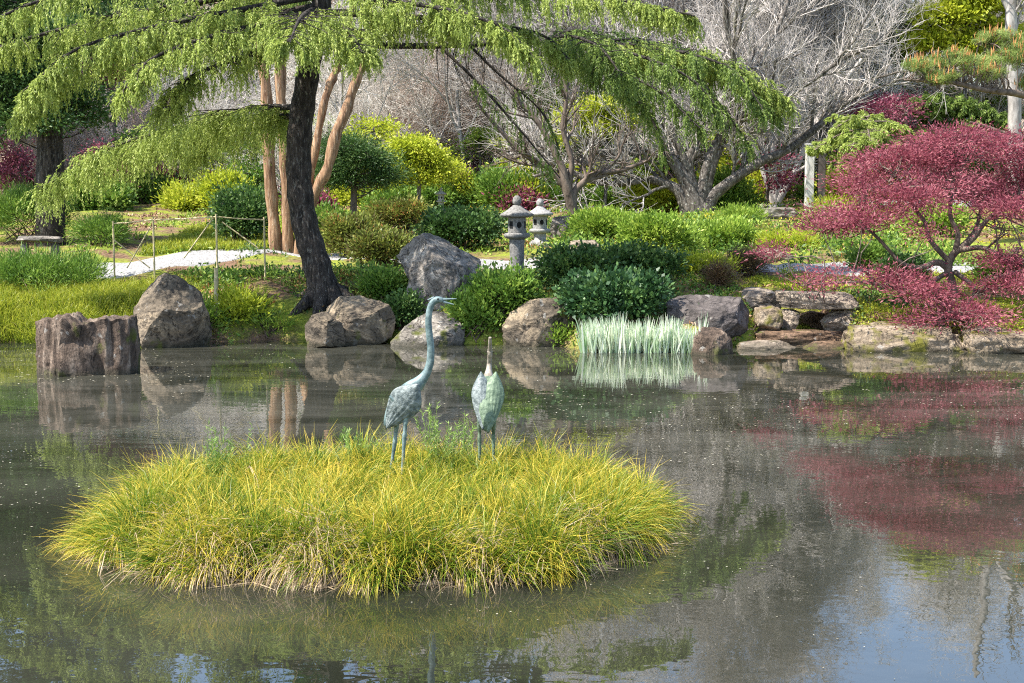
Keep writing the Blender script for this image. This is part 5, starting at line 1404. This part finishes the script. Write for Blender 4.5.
def wing(parent, root, tip, wdir, out, w, mat, nfe=4, thick=.022):
    """a folded wing: overlapping rows of feathers as one shell bulging outwards"""
    root, tip, wdir, out = (np.asarray(q, float) for q in (root, tip, wdir, out))
    gg = Geo()
    ax = tip - root; L = np.linalg.norm(ax); ax = ax / L
    wdir = unit(wdir - ax * np.dot(wdir, ax)); out = unit(np.cross(ax, wdir)) * (1 if np.dot(np.cross(ax, wdir), out) > 0 else -1)
    nu, nv = 44, 27
    rowv = []
    for i in range(nu):
        u = i / (nu - 1)
        ww = w * (math.sin(min(u * 2.4, 1) * math.pi / 2) * (1 - max(0, (u - .35) / .65) ** 1.7)) + .006
        for j in range(nv):
            s = -1 + 2 * j / (nv - 1)
            sc = .0025 * (1 - u) * abs(math.sin(u * math.pi * 7 + s * s * 2.5)) + .0045 * min(1, u * 1.6) * abs(math.sin(s * 9.5 - u * 2.0))
            rowv.append(root + ax * L * u + wdir * ww * s + out * (thick * 1.8 * (1 - s * s) * math.sin(min(1, u * 1.2 + .15) * math.pi * .8) + sc))
    top = np.array(rowv); bot = top - out * .02
    idx = np.arange(nu * nv).reshape(nu, nv)
    q = np.stack([idx[:-1, :-1], idx[:-1, 1:], idx[1:, 1:], idx[1:, :-1]], -1).reshape(-1, 4)
    n0 = nu * nv
    gg.add(np.concatenate([top, bot]), np.concatenate([q, q[:, ::-1] + n0]))
    ring = np.concatenate([idx[0, :], idx[1:, -1], idx[-1, -2::-1], idx[-2:0:-1, 0]])
    nx = np.roll(ring, -1)
    gg.f[-1] = np.concatenate([gg.f[-1], np.stack([ring, ring + n0, nx + n0, nx], -1)]); gg.a[-1] = np.full(len(gg.f[-1]), .5); gg.t[-1] = np.zeros(len(gg.f[-1]))
    return gg.build('wing', mat, parent, smooth=True)

def cone_part(nm, p, q, r0, r1, mat, parent, k=10):
    P = np.linspace(0, 1, 6)[:, None]; P = np.asarray(p) * (1 - P) + np.asarray(q) * P
    gg = Geo(); tubes(gg, P[None], np.linspace(r0, r1, 6)[None], k); return gg.build(nm, mat, parent, smooth=True)

HY = 11.55
def hp(px, py, dy=0.0): return at(px, py, HY + dy)
b = hp(400, 400); hz = float(island_z(np.array(b[0]), np.array(HY)))
her = thing('heron_statue', 'tall verdigris bronze heron standing in profile, long neck raised', 'statue', (b[0], HY, hz))
V, E = [], []
def addv(p, rx, ry=None):
    V.append((*p, rx, ry if ry else rx)); return len(V) - 1
def chain(ids):
    for a, b in zip(ids[:-1], ids[1:]): E.append((a, b))
k = mpp(HY)
r0 = addv(hp(404, 395), .112, .105)
c1 = addv(hp(414, 387), .088, .08); c2 = addv(hp(421, 381), .055, .052); c3 = addv(hp(427, 373), .038, .038)
nk = [addv(hp(x, y), w * k, w * k) for x, y, w in ((430.5, 362, 4.3), (431, 348, 4.0), (429.3, 334, 3.8), (428.3, 322, 3.6), (429, 312, 3.5), (431.5, 304, 3.7), (435.5, 299.6, 4.3), (440, 299.6, 3.8), (444, 300.6, 2.4))]
chain([r0, c1, c2, c3] + nk)
t1 = addv(hp(395, 407), .092, .08); t2 = addv(hp(389, 418), .058, .05); t3 = addv(hp(386, 427), .028, .024)
chain([r0, t1, t2, t3])
def leg(pts, dy):
    ids = [addv(hp(x, y, dy), w, w) for x, y, w in pts]
    return ids
lg1 = leg([(406, 404, .045), (406, 414, .026), (405, 430, .016), (404.5, 436, .021), (403.5, 450, .0145), (402.5, 470, .013)], -.06)
lg2 = leg([(398, 409, .045), (397.5, 418, .026), (395.5, 436, .016), (395, 441, .021), (393, 455, .0145), (390, 474, .013)], .06)
E.append((r0, lg1[0])); chain(lg1); E.append((t1, lg2[0])); chain(lg2)
for lg, dy in ((lg1, -.06), (lg2, .06)):                     # toes
    foot = np.array(V[lg[-1]][:3]); fz = float(island_z(np.array(foot[0]), np.array(foot[1]))) + .012
    a0 = addv((foot[0], foot[1], max(fz, 0)), .016); E.append((lg[-1], a0))
    for an in (-.5, 0, .5, math.pi):
        tt = addv((foot[0] + math.cos(an) * .11, foot[1] + math.sin(an) * .11, max(fz, 0) - .004), .008); E.append((a0, tt))
skin_mesh('body', V, E, M['bronze'], her)
for nm, p, q in (('bill', hp(443, 299.4), hp(456.5, 298.8)), ('bill', hp(443, 301.8), hp(454, 304.5))):
    cone_part(nm, p, q, 1.7 * k, .35 * k, M['bronze'], her)
cone_part('crest', hp(434, 297.5), hp(427.5, 300), 1.3 * k, .4 * k, M['bronze'], her)
for s in (-1, 1):
    cone_part('eye', hp(438, 299, s * .032), hp(438, 299, s * .041), .008, .004, M['black'], her)
wing(her, hp(418, 384, -.085), hp(386.5, 428, -.05), hp(400, 390) - hp(408, 402), (0, -1, 0), .135, M['bronze_dark'])
wing(her, hp(418, 384, .085), hp(386.5, 428, .05), hp(400, 390) - hp(408, 402), (0, 1, 0), .135, M['bronze_dark'])

GY = 11.9
def gp(px, py, dy=0.0): return at(px, py, GY + dy)
b = gp(487, 400); gz = float(island_z(np.array(b[0]), np.array(GY))); k = mpp(GY)
her2 = thing('heron_statue', 'shorter greenish bronze heron seen from behind with bill pointing up', 'statue', (b[0], GY, gz))
V, E = [], []
r0 = addv(gp(487.5, 400, 0), .095, .10)
c1 = addv(gp(488, 386, .10), .078, .08); c2 = addv(gp(488.5, 376, .17), .045, .05); 
nk = [addv(gp(x, y, dy), w * k, w * k) for x, y, w, dy in ((489, 369, 3.2, .20), (489.3, 363, 2.6, .21), (489.6, 358, 2.5, .19), (489.8, 353.5, 3.2, .17), (490, 349, 3.0, .17))]
chain([r0, c1, c2] + nk)
t1 = addv(gp(487, 414, -.06), .075, .075); t2 = addv(gp(486.5, 425, -.10), .05, .05); t3 = addv(gp(486.5, 432, -.12), .025, .025)
chain([r0, t1, t2, t3])
lgs = []
for x in (479.5, 493.5):
    ids = [addv(gp(487.5 + (x - 487.5) * .8, 412, 0), .04), addv(gp(x, 424, 0), .024), addv(gp(x, 434, .01), .015), addv(gp(x, 438, .01), .02), addv(gp(x, 450, 0), .0145), addv(gp(x, 468, 0), .015)]
    E.append((r0, ids[0])); chain(ids)
    foot = np.array(V[ids[-1]][:3]); fz = max(float(island_z(np.array(foot[0]), np.array(foot[1]))), 0)
    a0 = addv((foot[0], foot[1], fz), .016); E.append((ids[-1], a0))
    for an in (1.0, 1.57, 2.1, -1.57):
        tt = addv((foot[0] + math.cos(an) * .11, foot[1] + math.sin(an) * .11, fz), .008); E.append((a0, tt))
bo = skin_mesh('body', V, E, M['bronze_green'], her2)
bo.data.materials.append(M['bronze_tan'])
zn = gp(488, 378)[2] - gz
for p_ in bo.data.polygons:
    if p_.center.z > zn: p_.material_index = 1
cone_part('bill', gp(490, 351, .17), gp(490, 337.5, .10), 2.5 * k, 1.5 * k, M['bronze_tan'], her2)
for s in (-1, 1):
    cone_part('eye', gp(489.9 + s * 3, 352.5, .16), gp(489.9 + s * 3.6, 352.5, .16), .008, .004, M['black'], her2)
wing(her2, gp(481, 372, .08), gp(483, 430, -.12), (1, 0, 0), (-.35, -1, .2), .085, M['bronze_dark'])
wing(her2, gp(496, 372, .08), gp(488, 433, -.14), (1, .1, 0), (.35, -1, .2), .095, M['bronze_green'])

# ------------------------------------------------------------------ ground cover, bank grass, leaf litter, floating petals
rq = np.random.default_rng(55)
def scatter_land(n, x0, x1, t0, t1, r):
    x = r.uniform(x0, x1, n); y = shore(x) + t0 + (t1 - t0) * r.random(n)
    return np.c_[x, y, ground(x, y)]
gi = Geo()                                                   # yellow-green tufts on the left bank
p = scatter_land(46000, -10.5, -5.75, .0, 3.0, rq)
keep = (p[:, 1] - shore(p[:, 0]) < 1.5 + 1.2 * rq.random(len(p))) & (p[:, 0] < -5.9 + .25 * np.sin(p[:, 1] * 5))
p = p[keep]; K = len(p)
blades(gi, p - [0, 0, .02], np.c_[rq.normal(0, .3, (K, 2)), np.ones(K)], rq.uniform(.16, .36, K), rq.uniform(.009, .016, K), rq.uniform(.2, .9, K), np.clip(rq.random(K) * .93, 0, 1), r=rq)
p = scatter_land(26000, -8.5, -4.2, 8.0, 15.0, rq); K = len(p)
blades(gi, p - [0, 0, .02], np.c_[rq.normal(0, .3, (K, 2)), np.ones(K)], rq.uniform(.12, .26, K), rq.uniform(.014, .024, K), rq.uniform(.2, .9, K), np.clip(rq.random(K) * .93, 0, 1), r=rq)
kind(gi.build('bank_grass', M['bankgrass']), 'stuff')
def cover(name, n, x0, x1, t0, t1, mat, L, Wd, thr, ph, up=.6, lift=.03, per=9, sp=.07):
    c = scatter_land(n // per, x0, x1, t0, t1, rq)
    nz = np.sin(c[:, 0] * 1.9 + ph) + np.sin(c[:, 1] * 1.7 + ph * 2) + .8 * np.sin(c[:, 0] * 4.7 + c[:, 1] * 3.9 + ph)
    c = c[nz > thr]
    # keep the paths clear
    pi = np.repeat(np.arange(len(c)), per)
    p = c[pi] + rq.normal(0, 1, (len(pi), 3)) * [sp, sp, 0]
    p[:, 2] = ground(p[:, 0], p[:, 1]) + np.abs(rq.normal(0, lift, len(p)))
    gi = Geo(); leaf(gi, p, rq.normal(size=(len(p), 3)) + [0, 0, up], L * rq.uniform(.6, 1.3, len(p)), Wd, rq)
    return kind(gi.build(name, mat), 'stuff')
PT = 4.4                                                     # the path begins about this far behind the shore
cover('ground_cover', 60000, -10, 11, .1, PT, M['mid'], .06, .03, .5, 1.0)
cover('ground_cover', 60000, -10, 13, 8, 26, M['bright'], .09, .045, .2, 2.2, lift=.06, sp=.12)
cover('ground_cover', 50000, 3.4, 11, .3, PT, M['lime'], .05, .025, .4, 3.0)
cover('ground_cover', 50000, -10, 13, 8, 26, M['yellow'], .07, .035, 1.3, 4.0, lift=.04, sp=.12)
cover('moss_cover', 40000, -6, 11, .0, 3.5, M['lime'], .03, .016, .5, 5.0, lift=.012)
cover('bank_plants', 26000, -6.2, 1.0, .15, 3.6, M['mid'], .10, .045, .75, 6.0, up=.5, lift=.09, per=14, sp=.09)
cover('bank_plants', 16000, -6.2, 3.0, .15, 4.0, M['rust'], .09, .035, .5, 7.5, up=.5, lift=.08, per=14, sp=.09)
cover('bank_plants', 12000, -6.2, 1.0, .1, 2.6, M['bright'], .10, .022, .8, 9.1, up=.6, lift=.10, per=16, sp=.08)
cover('bank_plants', 14000, 3.5, 11.0, .4, 4.0, M['dark'], .07, .03, .9, 8.3, up=.5, lift=.06, per=14, sp=.09)
cover('bank_plants', 30000, .8, 10.5, 5.8, 17, M['mid'], .12, .05, .5, 11.0, up=.5, lift=.13, per=16, sp=.12)
cover('bank_plants', 18000, -6, 9, 5.8, 17, M['dark'], .10, .045, 1.1, 12.4, up=.5, lift=.10, per=16, sp=.11)
cover('bank_plants', 16000, -6, 10, 5.8, 15, M['rust'], .10, .045, .9, 13.7, up=.5, lift=.10, per=14, sp=.11)
cover('bank_plants', 16000, -5.6, 3, .2, 4.0, M['dark'], .08, .038, .8, 14.9, up=.5, lift=.09, per=16, sp=.09)
cover('leaf_litter', 50000, -10, 12, .0, PT, M['litter'], .06, .03, -.2, 0.4, up=0, lift=.012)
cover('leaf_litter', 40000, -12, 14, 9, 30, M['litter'], .09, .05, -.2, 2.6, up=0, lift=.015)

K = 40000                                                    # twiggy scrub carpeting the woods beyond
yv = rq.uniform(50, 125, K); xv = rq.uniform(-.48, .48, K) * yv
c_ = np.sin(xv * .8) + np.sin(yv * .5 + xv * .3) + np.sin(xv * 1.9 - yv * .7)
kp = c_ > rq.uniform(-2.5, 1.2, K); xv, yv = xv[kp], yv[kp]; K = len(xv)
p = np.c_[xv, yv, ground(xv, yv) - .05]
gi = Geo()
blades(gi, p, np.c_[rq.normal(0, .45, (K, 2)), np.ones(K)], rq.uniform(.4, 1.5, K), rq.uniform(.03, .07, K), rq.uniform(0, .6, K), rq.random(K), n=2, r=rq)
kind(gi.build('woodland_scrub', M['scrub']), 'stuff')
K = 9000
yv = 6.5 + 17.2 * rq.random(K) ** .62; xv = rq.uniform(-.43, .43, K) * yv
nz = np.sin(xv * .9 + 1) + np.sin(yv * .8 + xv * .3) + np.sin(xv * .35 - yv * .5 + 2)
nz = nz + .9 * np.sin(xv * 2.7 + yv * 1.1) + .8 * np.sin(yv * 3.1 - xv * .8)
keep = (nz > rq.uniform(-.6, 3.6, K)) & (yv < shore(xv) - .2) & ((((xv - ICX) / IRX) ** 2 + ((yv - ICY) / IRY) ** 2) > 1.05)
xv, yv = xv[keep], yv[keep]; K = len(xv)
gi = Geo()
an = rq.uniform(0, 6.28, K); s = rq.uniform(.008, .024, K) * np.clip(yv / 16, .55, 1.2)
leaf(gi, np.c_[xv, yv, np.full(K, .005)], np.c_[np.cos(an), np.sin(an), np.zeros(K)], s * 1.5, s, rq, nrm=np.tile([0, 0, 1.], (K, 1)))
kind(gi.build('floating_petals', M['petal']), 'stuff')
